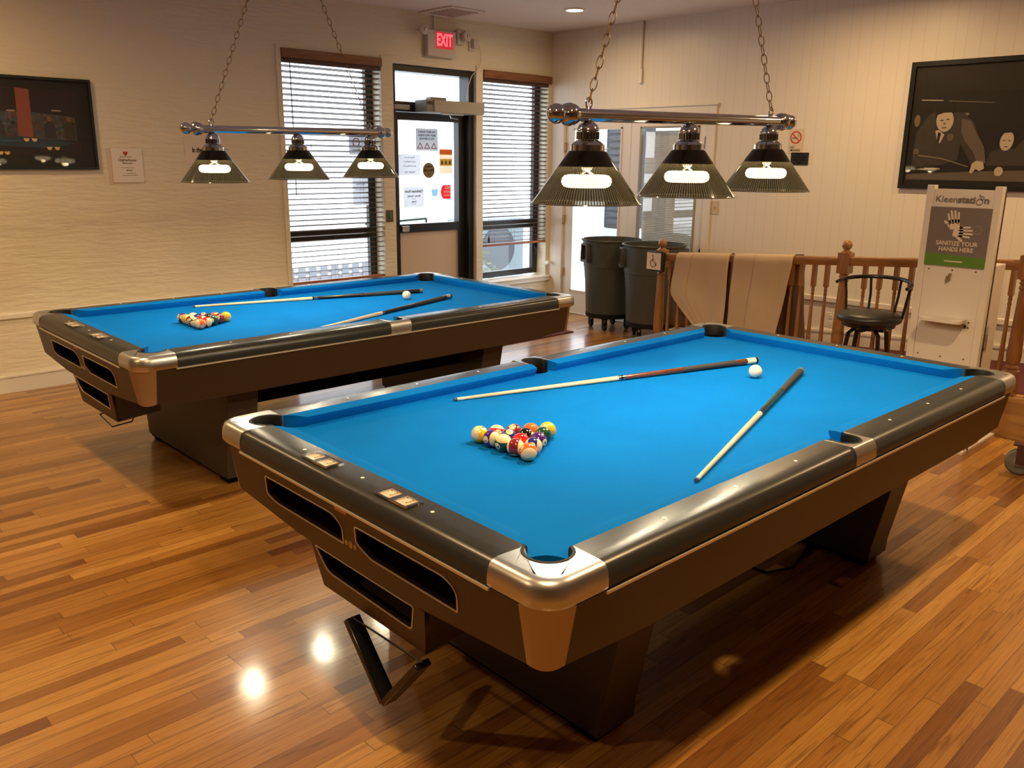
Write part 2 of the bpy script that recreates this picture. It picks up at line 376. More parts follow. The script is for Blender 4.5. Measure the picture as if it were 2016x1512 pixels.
# frames for things on the two walls: local x to the right as seen in the room, local y up, local z into the room
def wallN(x, z, off=0.0): return frame_M((x, WY - off, z), (1, 0, 0), (0, 0, 1))       # window wall (normal -Y)
def wallE(y, z, off=0.0): return frame_M((WX - off, y, z), (0, -1, 0), (0, 0, 1))      # panelled wall (normal -X)
def struct(o): o['kind'] = 'structure'; return o

# ------------------------------------------------------------------ room shell
X0, Y0 = -3.6, -3.2
struct(MB().box((X0, Y0, -0.06), (WX + 0.2, WY + 0.22, 0.0)).build('floor', K['floor'], smooth=0))
struct(MB().box((X0 - .15, Y0 - .15, CEIL), (WX + 0.2, WY + 0.22, CEIL + 0.1)).build('ceiling', K['ceil'], smooth=0))
mb = MB(); y1 = WY + 0.20
for a, b, z0, z1 in ((X0, 3.80, 0, CEIL), (4.80, 4.93, 0, CEIL), (5.95, 6.04, 0, CEIL), (7.0, WX + .2, 0, CEIL), (3.80, 4.80, 2.53, CEIL), (3.80, 4.80, 0, .39), (4.93, 5.95, 2.505, CEIL), (6.04, 7.0, 2.53, CEIL), (6.04, 7.0, 0, .39)):
    mb.box((a, WY, z0), (b, y1, z1))
struct(mb.build('wall_back', K['wall'], smooth=0))
mb = MB()
for a, b, z0, z1 in ((Y0, 4.72, 0, CEIL), (6.60, WY, 0, CEIL), (4.72, 6.60, 2.10, CEIL)):
    mb.box((WX, a, z0), (WX + 0.15, b, z1))
struct(mb.build('wall_right', K['panel'], smooth=0))
struct(MB().box((X0 - .15, Y0 - .15, 0), (X0, WY + .2, CEIL)).build('wall_left', C_('darkened unseen wall', (.20, .15, .11), .6), smooth=0))  # out of view; colour made dark to cut fill light
struct(MB().box((X0, Y0 - .15, 0), (WX + .2, Y0, CEIL)).build('wall_front', C_('darkened unseen wall', (.20, .15, .11), .6), smooth=0))  # also out of view, same darkened colour against bounce light
# skirting, chair rails, sill apron
mb = MB()
mb.box((X0, WY - .016, 0), (3.74, WY, .112)); mb.box((X0, WY - .022, .112), (3.74, WY, .129))
struct(mb.build('baseboard_back', K['trim'], bevel=.002))
struct(MB().box((X0, WY - .024, .53), (3.745, WY, .573)).build('trim_1', K['trim'], bevel=.008))
struct(MB().box((WX - .024, Y0, .495), (WX, 4.60, .545)).build('trim_2', K['trim'], bevel=.008))
def ramp_z(y): return 0.0 if y > 4.6 else (.12 * (4.6 - y) / .97 if y > 3.63 else .12 + .062 * (3.63 - max(y, 1.4)))
mb = MB()
for ya, yb in ((3.63, 1.4), (4.6, 3.63), (1.4, -3.2)):
    for off, h0, h1 in ((.016, 0.0, .100), (.024, .100, .121)):
        za, zb = ramp_z(ya), ramp_z(yb)
        r1 = [(WX - off, ya, za + h0), (WX, ya, za + h0), (WX, ya, za + h1), (WX - off, ya, za + h1)]
        r2 = [(WX - off, yb, zb + h0), (WX, yb, zb + h0), (WX, yb, zb + h1), (WX - off, yb, zb + h1)]
        mb.rings([r1, r2])
struct(mb.build('baseboard_right', K['trim'], smooth=0))
mb = MB()
for x0, x1 in ((3.75, 4.85), (5.99, 7.05)):
    mb.box((x0, WY - .03, .335), (x1, WY, .39)); mb.box((x0 + .02, WY - .045, .378), (x1, WY + .16, .392))
struct(mb.build('trim_3', K['trim'], bevel=.002))
mb = MB()
mb.box((3.755, WY - .012, .39), (3.80, WY, 2.56)); mb.box((4.80, WY - .012, 0), (4.93, WY, 2.56)); mb.box((5.95, WY - .012, 0), (6.04, WY, 2.56))
struct(mb.build('trim_4', K['wall'], bevel=.003))

# windows (recessed black frames, glass)
def window(n, x0, x1, z0, z1, tz):
    o = empty('window_%d' % n, ((x0 + x1) / 2, 6.93, z0)); struct(o); c = Vector(o.location)
    mb = MB(); y0, y1 = 6.905, 6.955
    def bx(a, b, cz, d): mb.box((a - c.x, y0 - c.y, cz - c.z), (b - c.x, y1 - c.y, d - c.z))
    bx(x0, x0 + .075, z0, z1); bx(x1 - .075, x1, z0, z1); bx(x0 + .075, x1 - .075, z1 - .06, z1); bx(x0 + .075, x1 - .075, z0, z0 + .062); bx(x0 + .075, x1 - .075, tz, tz + .085)
    mb.build('window_frame', K['black'], o, bevel=.002)
    MB().box((x0 + .07 - c.x, -.004, .06), (x1 - .07 - c.x, .0, tz + .01 - c.z)).build('pane', K['glass'], o, 0)
    MB().box((x0 + .07 - c.x, -.004, tz + .08 - c.z), (x1 - .07 - c.x, .0, z1 - .05 - c.z)).build('pane', K['glass'], o, 0)
    if n == 2:
        MB().tube([(x1 - .05 - c.x, -.03, .30), (x1 - .05 - c.x, -.06, .27), (x1 - .05 - c.x, -.055, .19)], .008).build('crank_handle', K['black'], o)
    return o
window(1, 3.80, 4.80, .39, 2.53, .93); window(2, 6.04, 7.0, .41, 2.53, .93)

# exterior glazed door with transom
d1 = struct(empty('door_1', (5.44, 6.92, 0)))
mb = MB(); 
def bx(x0, x1, z0, z1, y0=6.86, y1=6.94): mb.box((x0 - 5.44, y0 - 6.92, z0), (x1 - 5.44, y1 - 6.92, z1))
bx(4.935, 4.985, 0, 2.50, 6.80, 6.95); bx(5.885, 5.945, 0, 2.50, 6.80, 6.95); bx(4.985, 5.885, 2.445, 2.50, 6.80, 6.95); bx(4.985, 5.885, 2.09, 2.18, 6.82, 6.95)
mb.build('door_frame', K['black'], d1, bevel=.002)
mb = MB(); bx(4.99, 5.05, 0, 2.085); bx(5.80, 5.88, 0, 2.085); bx(5.05, 5.80, 2.015, 2.085); bx(5.05, 5.80, .955, 1.035); bx(5.05, 5.80, 0, .22)
mb.build('door_leaf', K['black'], d1, bevel=.002)
MB().box((-.40, -.02, 1.03), (.37, -.016, 2.02)).build('pane', K['glass'], d1, 0)
MB().box((-.46, -.0, 2.17), (.45, .004, 2.45)).build('pane', K['glass'], d1, 0)
mb = MB(); mb.box((-.385, -.035, .215), (.345, -.02, .96)); mb.build('kick_panel', C_('beige door panel', (.60, .47, .34), .6), d1, bevel=.002)
mb = MB(); mb.box((.348, -.05, .22), (.362, -.03, .945)); mb.build('panel_edge', K['alu'], d1)
mb = MB(); mb.box((-.39, -.10, .965), (-.31, -.06, .985)).box((-.385, -.09, .985), (-.30, -.06, 1.02)); mb.build('door_handle', K['alu'], d1, bevel=.002)

# white french doors
def french(n, ya, yb, gy0, gy1, blinds):
    # ya < yb along the wall ; glass between gy0 and gy1
    o = struct(empty('door_%d' % n, (WX, (ya + yb) / 2, 0))); cy = (ya + yb) / 2
    mb = MB()
    def b(y0, y1, z0, z1, x0=0.015, x1=0.06): mb.box((x0, y0 - cy, z0), (x1, y1 - cy, z1))
    b(ya, gy0, .01, 2.09); b(gy1, yb, .01, 2.09); b(gy0, gy1, .01, .245); b(gy0, gy1, 1.99, 2.09)
    mb.build('door_leaf', K['wdoor'], o, bevel=.003)
    mb = MB()
    for y0, y1, z0, z1 in ((gy0 - .0, gy0 + .018, .245, 1.99), (gy1 - .018, gy1, .245, 1.99), (gy0, gy1, .245, .263), (gy0, gy1, 1.972, 1.99)): b(y0, y1, z0, z1, .005, .05)
    mb.build('glazing_bead', K['wdoor'] if not blinds else C_('grey bead', (.35, .34, .31), .5), o, bevel=.002)
    MB().box((.045, gy0 - cy, .25), (.048, gy1 - cy, 1.985)).build('pane', K['glass'] if not blinds else thin_glass('blind glass', (1, 1, 1), .09), o, 0)
    if blinds:
        mb = MB(); z = .29
        while z < 1.95:
            M_ = Matrix.Translation((.075, 0, z)) @ Matrix.Rotation(R(68), 4, 'Y')
            mb.box((-.0105, gy0 + .022 - cy, -.0006), (.0105, gy1 - .022 - cy, .0006), M_); z += .0172
        mb.build('mini_blind', C_('grey mini blind', (.62, .60, .54), .4), o, 0)
    return o
dl = french(2, 5.665, 6.56, 5.775, 6.44, False); dr = french(3, 4.735, 5.655, 4.845, 5.545, True)
mb = MB()
for z in (.45, 1.03, 1.80): mb.box((-.012, .425, z - .045), (.016, .445, z + .045))
mb.build('hinge', C_('brass hinge', (.45, .28, .12), .35), dl, bevel=.002)
mb = MB()
for z in (.80, 1.55): mb.box((-.012, -.455, z - .045), (.016, -.44, z + .045))
mb.build('hinge', K['kback'], dr, bevel=.002)
mb = MB(); mb.box((WX - .018, 4.655, 0), (WX, 4.735, 2.17)).box((WX - .018, 6.56, 0), (WX, 6.66, 2.17)).box((WX - .018, 4.735, 2.09), (WX, 6.56, 2.17)).box((WX - .028, 4.64, 2.165), (WX, 6.67, 2.185))
mb.box((WX, 4.72, 2.09), (WX + .12, 6.60, 2.10)).box((WX, 4.72, 0), (WX + .12, 4.735, 2.1)).box((WX, 6.56, 0), (WX + .12, 6.60, 2.1)).box((WX - .02, 4.735, 0), (WX + .14, 6.56, .012))
struct(mb.build('trim_5', K['trim'], bevel=.003))

# outside: paving, neighbouring building, fence, condenser unit
struct(MB().box((-6, WY + .22, -.12), (25, 25, -.08)).box((WX + .2, -6, -.12), (25, WY + .22, -.08)).build('ground_outside', C_('pale concrete', (.55, .56, .55), .9), smooth=0))
nb = MB().box((9.0, 7.28, -.08), (9.5, 7.66, 2.1))
z = .78
nb = MB().box((9.02, 7.29, -.08), (9.6, 7.70, .74)).box((9.05, 7.30, .74), (9.6, 7.68, 2.3))
shed = tag(empty('garden_shed', (9.3, 7.5, -.08)), 'dark navy shuttered wall seen outside through the left french door', 'building')
mb = MB().box((-.25, -.22, .86), (.3, .16, 2.5)); mb.build('wall', C_('navy siding', (.010, .014, .022), .5), shed)
mb = MB()
for k in range(16): mb.box((-.27, -.20, .92 + k * .09), (-.25, .10, .98 + k * .09))
mb.build('shutter', C_('navy louvre', (.020, .026, .038), .4), shed)
MB().box((-.25, -.22, 0), (.3, .16, .855)).build('plinth', C_('pale plinth', (.42, .46, .48), .8), shed)
fn = tag(empty('picket_fence', (4.6, 9.6, -.08)), 'white picket fence outside, low behind the left window blind', 'fence')
mb = MB()
for k in range(22): mb.box((-1.2 + k * .16, 0, 0), (-1.10 + k * .16, .02, .40))
mb.build('pickets', C_('fence white', (.30, .32, .38), .8), fn); MB().box((-1.3, .02, .2), (2.4, .05, .26)).box((-1.3, .02, .30), (2.4, .05, .34)).build('rails', K['fence white'], fn)
hr = MB().tube([(5.15, 7.6, .99), (5.95, 7.6, 1.02)], .012).tube([(5.95, 7.6, 1.02), (5.98, 7.6, -.08)], .012).tube([(5.55, 7.6, 1.0), (5.56, 7.6, -.08)], .012).build('hand_railing', C_('dark green iron', (.02, .06, .045), .5))
tag(hr, 'thin dark green iron railing outside the black glass door', 'railing')
un = tag(empty('condenser_unit', (8.1, 9.0, -.08)), 'pale grey condenser unit with round fan grille outside the lower right window', 'appliance')
MB().box((-.5, -.25, 0), (.5, .25, .95)).build('casing', C_('unit grey', (.20, .26, .30), .6), un, bevel=.02)
MB().lathe([(.30, -.27), (.30, -.25)], (0, 0, .55), 28, 'y').build('fan_grille', C_('grille', (.05, .06, .08), .6), un)
bs = tag(empty('shrub', (7.3, 8.4, -.08)), 'small pale shrub outside the lower right window beside the condenser', 'plant')
mb = MB()
for k in range(160):
    a, b_, r_ = random.random() * 2 * PI, random.random() * PI / 2, .28 + .1 * random.random()
    p = (r_ * math.cos(a) * math.cos(b_), r_ * math.sin(a) * math.cos(b_), .15 + r_ * 1.4 * math.sin(b_))
    M_ = Matrix.Translation(p) @ Matrix.Rotation(random.random() * 6, 4, 'Z') @ Matrix.Rotation(random.random() * 3, 4, 'X')
    mb.box((-.04, -.02, -.001), (.04, .02, .001), M_)
mb.build('foliage', C_('leaf grey green', (.10, .14, .07), .8), bs, 0)
MB().tube([(0, 0, 0), (0, 0, .4)], .02).build('stem', K['kback'], bs)

# ------------------------------------------------------------------ window blinds
def blind(x0, x1, zt, zb, pitch, label, bow=0.0):
    cx = (x0 + x1) / 2
    o = tag(empty('window_blind', (cx, WY + .03, zb)), label, 'blind', 'wooden window blinds')
    hw = (x1 - x0) / 2
    MB().box((-hw, -.055, zt - .075 - zb), (hw, -.035, zt - zb)).box((-hw, -.035, zt - .02 - zb), (hw, .0, zt - zb)).build('valance', K['valance'], o, bevel=.003)
    MB().box((-hw + .012, -.028, zt - .11 - zb), (hw - .012, .022, zt - .06 - zb)).build('headrail', C_('headrail brown', (.08, .04, .03), .5), o, bevel=.002)
    mb = MB(); z = zt - .135; k = 0
    zs = []
    while z > zb + .04:
        zs.append(z); z -= pitch
    for z in zs:
        M_ = Matrix.Translation((0, .0, z - zb)) @ Matrix.Rotation(R(-14), 4, 'X')
        mb.box((-hw + .012, -.025, -.002), (hw - .012, .025, .002), M_)
    mb.build('slats', K['slat'], o, 0)
    mb = MB()
    for fx in (-.66, -.05, .55):
        for yy in (-.026, .026): mb.tube([(fx * hw, yy, 0), (fx * hw, yy, zt - .07 - zb)], .0009, 5)
    mb.build('ladder_cord', C_('dark cord', (.05, .03, .02), .8), o)
    MB().box((-hw + .01, -.028, -.002), (hw - .01, .028, .022)).build('bottom_rail', K['brail'], o, bevel=.006)
    return o
b1 = blind(3.80, 4.805, 2.535, .563, .0457, 'long brown slatted blind lowered over the window left of the black door')
MB().tube([(-.43, -.05, 1.87), (-.428, -.052, 1.2), (-.43, -.05, .78)], .004, 6).build('tilt_wand', C_('wand brown', (.06, .03, .02), .4), b1)
b2 = blind(6.045, 7.03, 2.525, .765, .044, 'brown slatted blind partly raised over the window right of the black door')
MB().lathe([(.002, .08), (.010, .05), (.014, .02), (.006, 0)], (-.42, -.05, .04), 10).tube([(-.42, -.05, .11), (-.42, -.05, 1.6)], .0012, 5).build('pull_cord', C_('wand brown', (.06, .03, .02), .4), b2)

# ------------------------------------------------------------------ signs and papers on the doors and the walls
def lines(parent, rows, M_, m, mirror=False):
    for s, size, x, y, bold, sx in rows:
        place(text_me(s, size, bold, .0006, sx=sx, mirror=mirror), M_ @ Matrix.Translation((x, y, .0012)), 'lettering', m, parent)
def sheet(name, x0, x1, z0, z1, y, m, label, cat='poster', tilt=0, grp=None):
    cx, cz = (x0 + x1) / 2, (z0 + z1) / 2
    o = tag(empty(name, (cx, y, cz)), label, cat, grp)
    Ml = frame_M((0, 0, 0), (1, 0, 0), (0, 0, 1)) @ Matrix.Rotation(R(tilt), 4, 'Z')
    place(curve_mesh([[(x0 - cx, z0 - cz), (x1 - cx, z0 - cz), (x1 - cx, z1 - cz), (x0 - cx, z1 - cz)]], .0012), Ml, 'sheet', m, o)
    return o, Ml
gy = 6.895
P1 = paper_thru('sheet grey', (.60, .61, .64)); P2 = paper_thru('sheet pale', (.78, .80, .84)); P3 = paper_thru('sheet cream', (.85, .78, .66)); TI = C_('print grey', (.03, .03, .035))
o, Ml = sheet('mask_notice', 5.285, 5.56, 1.735, 1.945, gy, P1, 'grey notice with three red warning triangles at the top of the door glass')
lines(o, [('YOU MUST WEAR A', .027, 0, .072, .02, .9), ('MASK WHILE INSIDE', .027, 0, .040, .02, .86), ('THE CLUBHOUSE', .027, 0, .008, .02, .9)], Ml, TI, True)
mb = MB()
for k in (-1, 0, 1):
    c = k * .086
    me = curve_mesh([round_poly([(c - .038, -.085), (c + .038, -.085), (c, -.025)], .006, 2), round_poly([(c - .025, -.078), (c + .025, -.078), (c, -.040)], .004, 2)], .0008)
    mb.add(me, Ml @ Matrix.Translation((0, 0, .0014)))
mb.build('warning_triangles', C_('warning red', (.30, .04, .05)), o, 0)
o, Ml = sheet('thank_you_notice', 5.076, 5.336, 1.50, 1.70, gy, P2, 'pale typed notice at the left edge of the door glass below the triangle notice')
lines(o, [('Please do not', .025, 0, .07, 0, .9), ('enter building if', .025, 0, .03, 0, .9), ('you are feeling sick', .025, 0, -.01, 0, .8), ('THANK YOU', .025, 0, -.07, .01, .9)], Ml, C_('print light', (.10, .10, .13)), True)
o, Ml = sheet('orange_banner_notice', 5.575, 5.745, 1.515, 1.755, gy, P3, 'cream notice with an orange band and three yellow figures, right on the door glass')
place(curve_mesh([rrect(-.08, .065, .08, .115, .006)], .0008), Ml @ Matrix.Translation((0, 0, .0014)), 'orange_band', paper_thru('orange band', (.85, .33, .14)), o)
mb = MB()
for k in (-1, 0, 1): mb.add(curve_mesh([round_poly([(k * .05 - .016, -.03), (k * .05 + .016, -.03), (k * .05 + .012, .0), (k * .05, .012), (k * .05 - .014, .0)], .004, 2)], .0008), Ml @ Matrix.Translation((0, 0, .0024)))
mb.build('hand_pictograms', C_('pictogram olive', (.13, .10, .02)), o, 0)
place(curve_mesh([rrect(-.078, -.042, .078, .025, .004)], .0008), Ml @ Matrix.Translation((0, 0, .0014)), 'yellow_band', paper_thru('yellow band', (.85, .66, .25)), o)
o = tag(empty('round_sticker', (5.44, gy, 1.548)), 'round olive gold sticker in the middle of the door glass', 'sticker')
Ml = frame_M((0, 0, 0), (1, 0, 0), (0, 0, 1))
place(curve_mesh([circ(0, 0, .075)], .0012), Ml, 'disc', C_('olive gold', (.22, .16, .04)), o)
lines(o, [('MEMBERS', .022, 0, .035, .02, .9), ('WELCOME', .034, 0, .0, .03, .8), ('2019', .022, 0, -.035, .02, 1)], Ml, K['ink'], True)
o, Ml = sheet('hours_notice', 5.125, 5.375, 1.195, 1.39, gy, P2, 'white clubhouse hours notice with brown heading, lower left on the door glass')
lines(o, [('Clubhouse Hours', .036, 0, .055, .03, .86), ('Monday - Saturday', .026, 0, .01, .02, .8), ('9 - 9', .02, 0, -.02, .0, .9), ('Sunday', .026, 0, -.045, .02, .8), ('9 - 5', .02, 0, -.07, .0, .9)], Ml, C_('brown print', (.10, .055, .03)), True)
o = tag(empty('entry_sticker', (5.655, gy, 1.335)), 'red half-round sticker with white capitals, lower right on the door glass', 'sticker')
pts = [(.065, -.07), (.065, .07), (-.02, .07)] + [(-.02 - .045 * math.sin(R(a)), .07 * math.cos(R(a))) for a in range(15, 180, 15)] + [(-.02, -.07)]
place(curve_mesh([pts], .0012), Ml, 'sticker_sheet', paper_thru('sticker red', (.85, .10, .14)), o)
lines(o, [('NO', .045, .02, .042, .04, .9), ('ENTRY', .034, .012, .0, .03, .8), ('WITHOUT', .024, .012, -.035, .03, .8)], Ml, C_('sticker white', (.9, .9, .9)), True)
o = tag(empty('mask_sticker', (5.512, gy, 1.315)), 'small light blue mask picture on the door glass beside the red sticker', 'sticker')
place(curve_mesh([round_poly([(-.045, .05), (.045, .05), (.032, -.02), (-.032, -.02)], .012, 3)], .0012), Ml, 'mask_picture', paper_thru('mask blue', (.45, .70, .82)), o)
lines(o, [('A FACE MASK', .02, .01, -.048, .02, .8)], Ml, K['ink'], True)
o, Ml = sheet('window_notice', 4.515, 4.71, 1.69, 1.865, 6.89, P1, 'grey notice with a red round mark taped inside the left window behind the blind')
place(curve_mesh([circ(-.02, .02, .04), circ(-.02, .02, .031)], .0008), Ml @ Matrix.Translation((0, 0, .0014)), 'red_ring', K['red'], o)
lines(o, [('NO SMOKING', .022, 0, -.05, .02, .9)], Ml, TI, True)
o, Ml = sheet('window_flyer', 4.54, 4.71, 1.23, 1.48, 6.89, P2, 'pale blue flyer taped inside the left window below the grey notice')
lines(o, [('NOTICE', .03, 0, .07, .02, .9), ('Residents only', .02, 0, .02, 0, .9)], Ml, C_('print light', (.10, .10, .13)), True)

# papers on the window wall
o, Ml = sheet('wall_paper_sheet', 2.335, 2.56, 1.455, 1.715, WY - .003, C_('aged sheet', (.66, .53, .40), .7), 'plain cream sheet pinned behind the heart notice on the left wall', tilt=2)
o, Ml = sheet('heart_notice', 2.365, 2.59, 1.465, 1.712, WY - .008, K['paper'], 'white notice with a small red heart pinned to the wall beside the left picture')
hp = [(.0, -.018), (.016, .0), (.017, .012), (.009, .017), (.0, .010), (-.009, .017), (-.017, .012), (-.016, .0)]
place(curve_mesh([[(x - .01, y + .085) for x, y in hp]], .0008), Ml @ Matrix.Translation((0, 0, .0014)), 'heart', K['red'], o)
lines(o, [('Charterhouse', .028, 0, .038, .02, .85), ('Annual General', .014, -.01, .062, 0, 1), ('Information', .016, 0, .016, .02, 1), ('All members welcome', .010, 0, -.016, 0, 1), ('Monday', .013, .01, -.036, .02, 1), ('at the clubhouse', .010, .02, -.058, 0, 1), ('please sign in at the front desk', .009, .01, -.072, 0, 1)], Ml, C_('print brown', (.12, .08, .05)))
o, Ml = sheet('room_notice', 2.925, 3.265, 1.60, 1.83, WY - .003, C_('wall white sheet', (.74, .64, .50), .6), 'notice with bold black words partly hidden behind the far hanging lamp')
lines(o, [('in the Billiards', .056, -.008, -.008, .035, .64), ('Room', .056, .0, -.066, .035, .66)], Ml, K['ink'])
# papers on the panelled wall
def esheet(name, y, z, w_, h, m, label, cat='sign'):
    o = tag(empty(name, (WX - .004, y, z)), label, cat); Ml = frame_M((0, 0, 0), (0, -1, 0), (0, 0, 1))
    place(curve_mesh([rrect(-w_ / 2, -h / 2, w_ / 2, h / 2, .004, 2)], .003), Ml, 'sign_plate', m, o); return o, Ml
o, Ml = esheet('no_smoking_sign', 3.845, 1.84, .135, .205, C_('sign cream', (.72, .60, .44), .4), 'no smoking sign with a red ring on the panelled wall right of the near lamp')
me = curve_mesh([circ(0, .03, .052), circ(0, .03, .042)], .0008)
mb = MB(); mb.add(me, Ml @ Matrix.Translation((0, 0, .0024))); mb.box((-.045, -.004, -.0004), (.045, .004, .0004), Ml @ Matrix.Translation((0, .03, .0030)) @ Matrix.Rotation(R(-45), 4, 'Z'))
mb.build('prohibition_ring', K['red'], o, 0)
mb = MB(); mb.box((-.032, -.004, -.0003), (.014, .004, .0003), Ml @ Matrix.Translation((0, .025, .0024))); mb.tube([tuple(Ml @ Vector(p)) for p in ((.02, .028, .0024), (.03, .04, .0024), (.015, .048, .0024), (.022, .06, .0024))], .0012, 5)
mb.build('cigarette', K['ink'], o, 0)
lines(o, [('NO', .026, -.028, -.052, .03, 1), ('SMOKING', .026, 0, -.078, .03, .85)], Ml, K['ink'])
o, Ml = esheet('black_notice_sign', 3.795, 1.692, .165, .105, C_('sign black', (.012, .010, .008), .4), 'small black sign with white capitals below the no smoking sign')
lines(o, [('NOTICE', .020, 0, .034, .02, .9), ('NO FOOD/DRINK', .019, 0, .012, .02, .85), ('PAST RESTING', .019, 0, -.010, .02, .9), ('POINT', .019, 0, -.034, .02, .9)], Ml, K['white'])
def plate(name, y, z, w_, h, label, cat, outlet):
    o = tag(empty(name, (WX, y, z)), label, cat); Ml = frame_M((0, 0, 0), (0, -1, 0), (0, 0, 1))
    m = C_('ivory plate', (.62, .50, .34), .35) if not outlet else C_('white plate', (.78, .72, .62), .35)
    mb = MB(); mb.box((-w_ / 2, -h / 2, 0), (w_ / 2, h / 2, .006), Ml); mb.build('wall_plate', m, o, bevel=.002)
    mb = MB()
    if outlet:
        for yy in (-.028, .028): mb.box((-.016, yy - .018, .006), (.016, yy + .018, .010), Ml)
        mb.build('socket', K['white'], o, bevel=.002)
        mb = MB()
        for yy in (-.028, .028): mb.box((-.008, yy - .004, .010), (-.005, yy + .007, .0105), Ml).box((.005, yy - .004, .010), (.008, yy + .007, .0105), Ml)
        mb.build('slot', K['ink'], o)
    else:
        mb.box((-.005, -.008, .006), (.005, .012, .018), Ml); mb.build('toggle', m, o, bevel=.001)
    return o
plate('light_switch', 4.61, 1.242, .078, .120, 'ivory light switch beside the right french door', 'switch', False)
plate('wall_outlet', 3.365, .347, .078, .125, 'white wall outlet low behind the oak railing balusters', 'outlet', True)
o = tag(empty('door_release_button', (4.852, WY - .012, 1.132)), 'brown plate with a green door release button left of the black door', 'switch')
MB().box((-.038, -.012, -.055), (.038, 0, .055)).build('button_plate', C_('button plate', (.12, .075, .04), .4), o, bevel=.003)
MB().box((-.013, -.018, -.026), (.013, -.012, .026)).build('button', C_('green button', (.02, .22, .06), .4), o, bevel=.002)
o = tag(empty('door_knob_stop', (WX - .0, 6.72, .54)), 'small white stop knob low on the corner wall by the french door', 'knob')
MB().lathe([(.010, 0), (.012, -.05), (.022, -.055), (.022, -.08)], (0, 0, 0), 14, 'x').build('stop', K['trim'], o)

# exit sign, emergency lamps, power plug with cable, door operator
o = tag(empty('exit_sign', (5.478, WY, 2.712)), 'white box sign with glowing red EXIT letters above the black door', 'sign')
MB().box((-.172, -.055, -.118), (.172, 0, .118)).build('housing', C_('sign housing', (.62, .55, .48), .5), o, bevel=.006)
Ml = frame_M((.03, -.0555, .03), (1, 0, 0), (0, 0, 1))
place(curve_mesh([rrect(-.105, -.075, .105, .075, .004, 2)], .002), Ml, 'face', emis('exit face glow', (1.0, .02, .05), .55), o)
place(text_me('EXIT', .150, .035, .002, sx=.62), Ml @ Matrix.Translation((0, 0, .003)), 'exit_letters', emis('exit red', (1.0, .10, .12), 1.7), o)
MB().tube([(-.06, -.01, .118), (-.06, -.01, .25)], .006).build('conduit', K['wall'], o)
def elamp(x, z, label, box):
    o = tag(empty('emergency_lamp', (x, WY, z)), label, 'lamp', 'emergency lamp heads beside the exit sign')
    MB().lathe([(.010, 0), (.012, -.05), (.040, -.06), (.048, -.085), (.047, -.105), (.040, -.108), (.0, -.112)], (0, 0, 0), 20, 'y', False).build('lamp_head', C_('lamp head clear', (.62, .56, .50), .25), o)
    MB().sphere((0, -.104, 0), .018, 12, 8).build('bulb', K['chrome'], o)
    if box:
        MB().box((-.075, -.05, -.075), (.02, 0, .06)).build('battery_box', C_('sign housing', (.62, .55, .48), .5), o, bevel=.006)
    return o
elamp(5.235, 2.815, 'round emergency lamp head at the upper left of the exit sign', False)
elamp(5.755, 2.805, 'emergency lamp head on a box right of the exit sign', True)
o = tag(empty('plug_adapter', (5.905, WY, 2.745)), 'white plug adapter in the wall right of the emergency lamp', 'plug')
MB().box((-.05, -.012, -.06), (.02, 0, .06)).box((-.02, -.05, -.03), (.045, -.012, .045)).build('adapter', C_('sign housing', (.62, .55, .48), .5), o, bevel=.005)
tag(MB().tube([(5.958, 6.73, 2.745), (5.985, 6.735, 2.70), (6.0, 6.745, 2.60), (5.965, 6.745, 2.53), (5.88, 6.745, 2.46), (5.83, 6.745, 2.36), (5.81, 6.74, 2.26), (5.805, 6.735, 2.215)], .004, 6).build('power_cable', C_('white cable', (.66, .60, .52), .5)), 'thin white cable looping from the plug down to the door operator', 'cable')
o = tag(empty('door_operator', (5.52, 6.80, 2.08)), 'pale grey box door operator mounted over the black door', 'door opener')
MB().box((-.235, -.20, .005), (.40, 0, .115)).build('cover', C_('operator grey', (.36, .35, .30), .4), o, bevel=.005)
MB().box((-.32, -.19, .005), (-.235, -.01, .115)).build('end_cap', C_('operator cap', (.22, .22, .20), .4), o, bevel=.004)
mb = MB()
for k in range(4): mb.box((-.310 + k * .018, -.193, .07), (-.302 + k * .018, -.19, .10))
mb.build('vent_slots', K['ink'], o)
MB().box((-.22, -.13, .115), (-.03, -.05, .145)).build('sensor', C_('operator cap', (.22, .22, .20), .4), o, bevel=.004)
MB().box((-.10, -.16, -.012), (.16, -.13, .004)).tube([(.0, -.145, -.01), (.05, -.10, -.035), (.20, -.02, -.04)], .008).build('arm', K['alu'], o)
o = tag(empty('door_sensor', (5.03, 6.80, 2.125)), 'small pale sensor box at the top left of the black door frame', 'sensor')
MB().box((-.085, -.04, -.02), (.09, 0, .02)).build('sensor_case', C_('operator grey', (.36, .35, .30), .4), o, bevel=.004)
# ceiling vent, downlights, conduit
o = tag(empty('ceiling_vent', (5.42, 6.50, CEIL)), 'white louvred air vent in the ceiling above the exit sign', 'vent')
MB().box((-.20, -.24, -.014), (.20, .24, 0)).build('vent_frame', K['ceil'], o, bevel=.003)
mb = MB()
for k in range(7): mb.box((-.16, -.19 + k * .055, -.020), (.16, -.165 + k * .055, -.013))
mb.build('louvre', C_('vent louvre', (.42, .36, .33), .6), o)
for i, (x, y, e) in enumerate(CANS):
    if i != 4: continue
    o = tag(empty('downlight', (x, y, CEIL)), 'round recessed ceiling downlight glowing near the far corner', 'light')
    MB().lathe([(.098, 0), (.098, -.008), (.078, -.012), (.075, -.006)], (0, 0, 0), 32, 'z', False).build('trim_ring', K['trim'], o)
    MB().lathe([(.076, -.004), (.076, -.010)], (0, 0, 0), 32).build('lens', K['canem'], o)
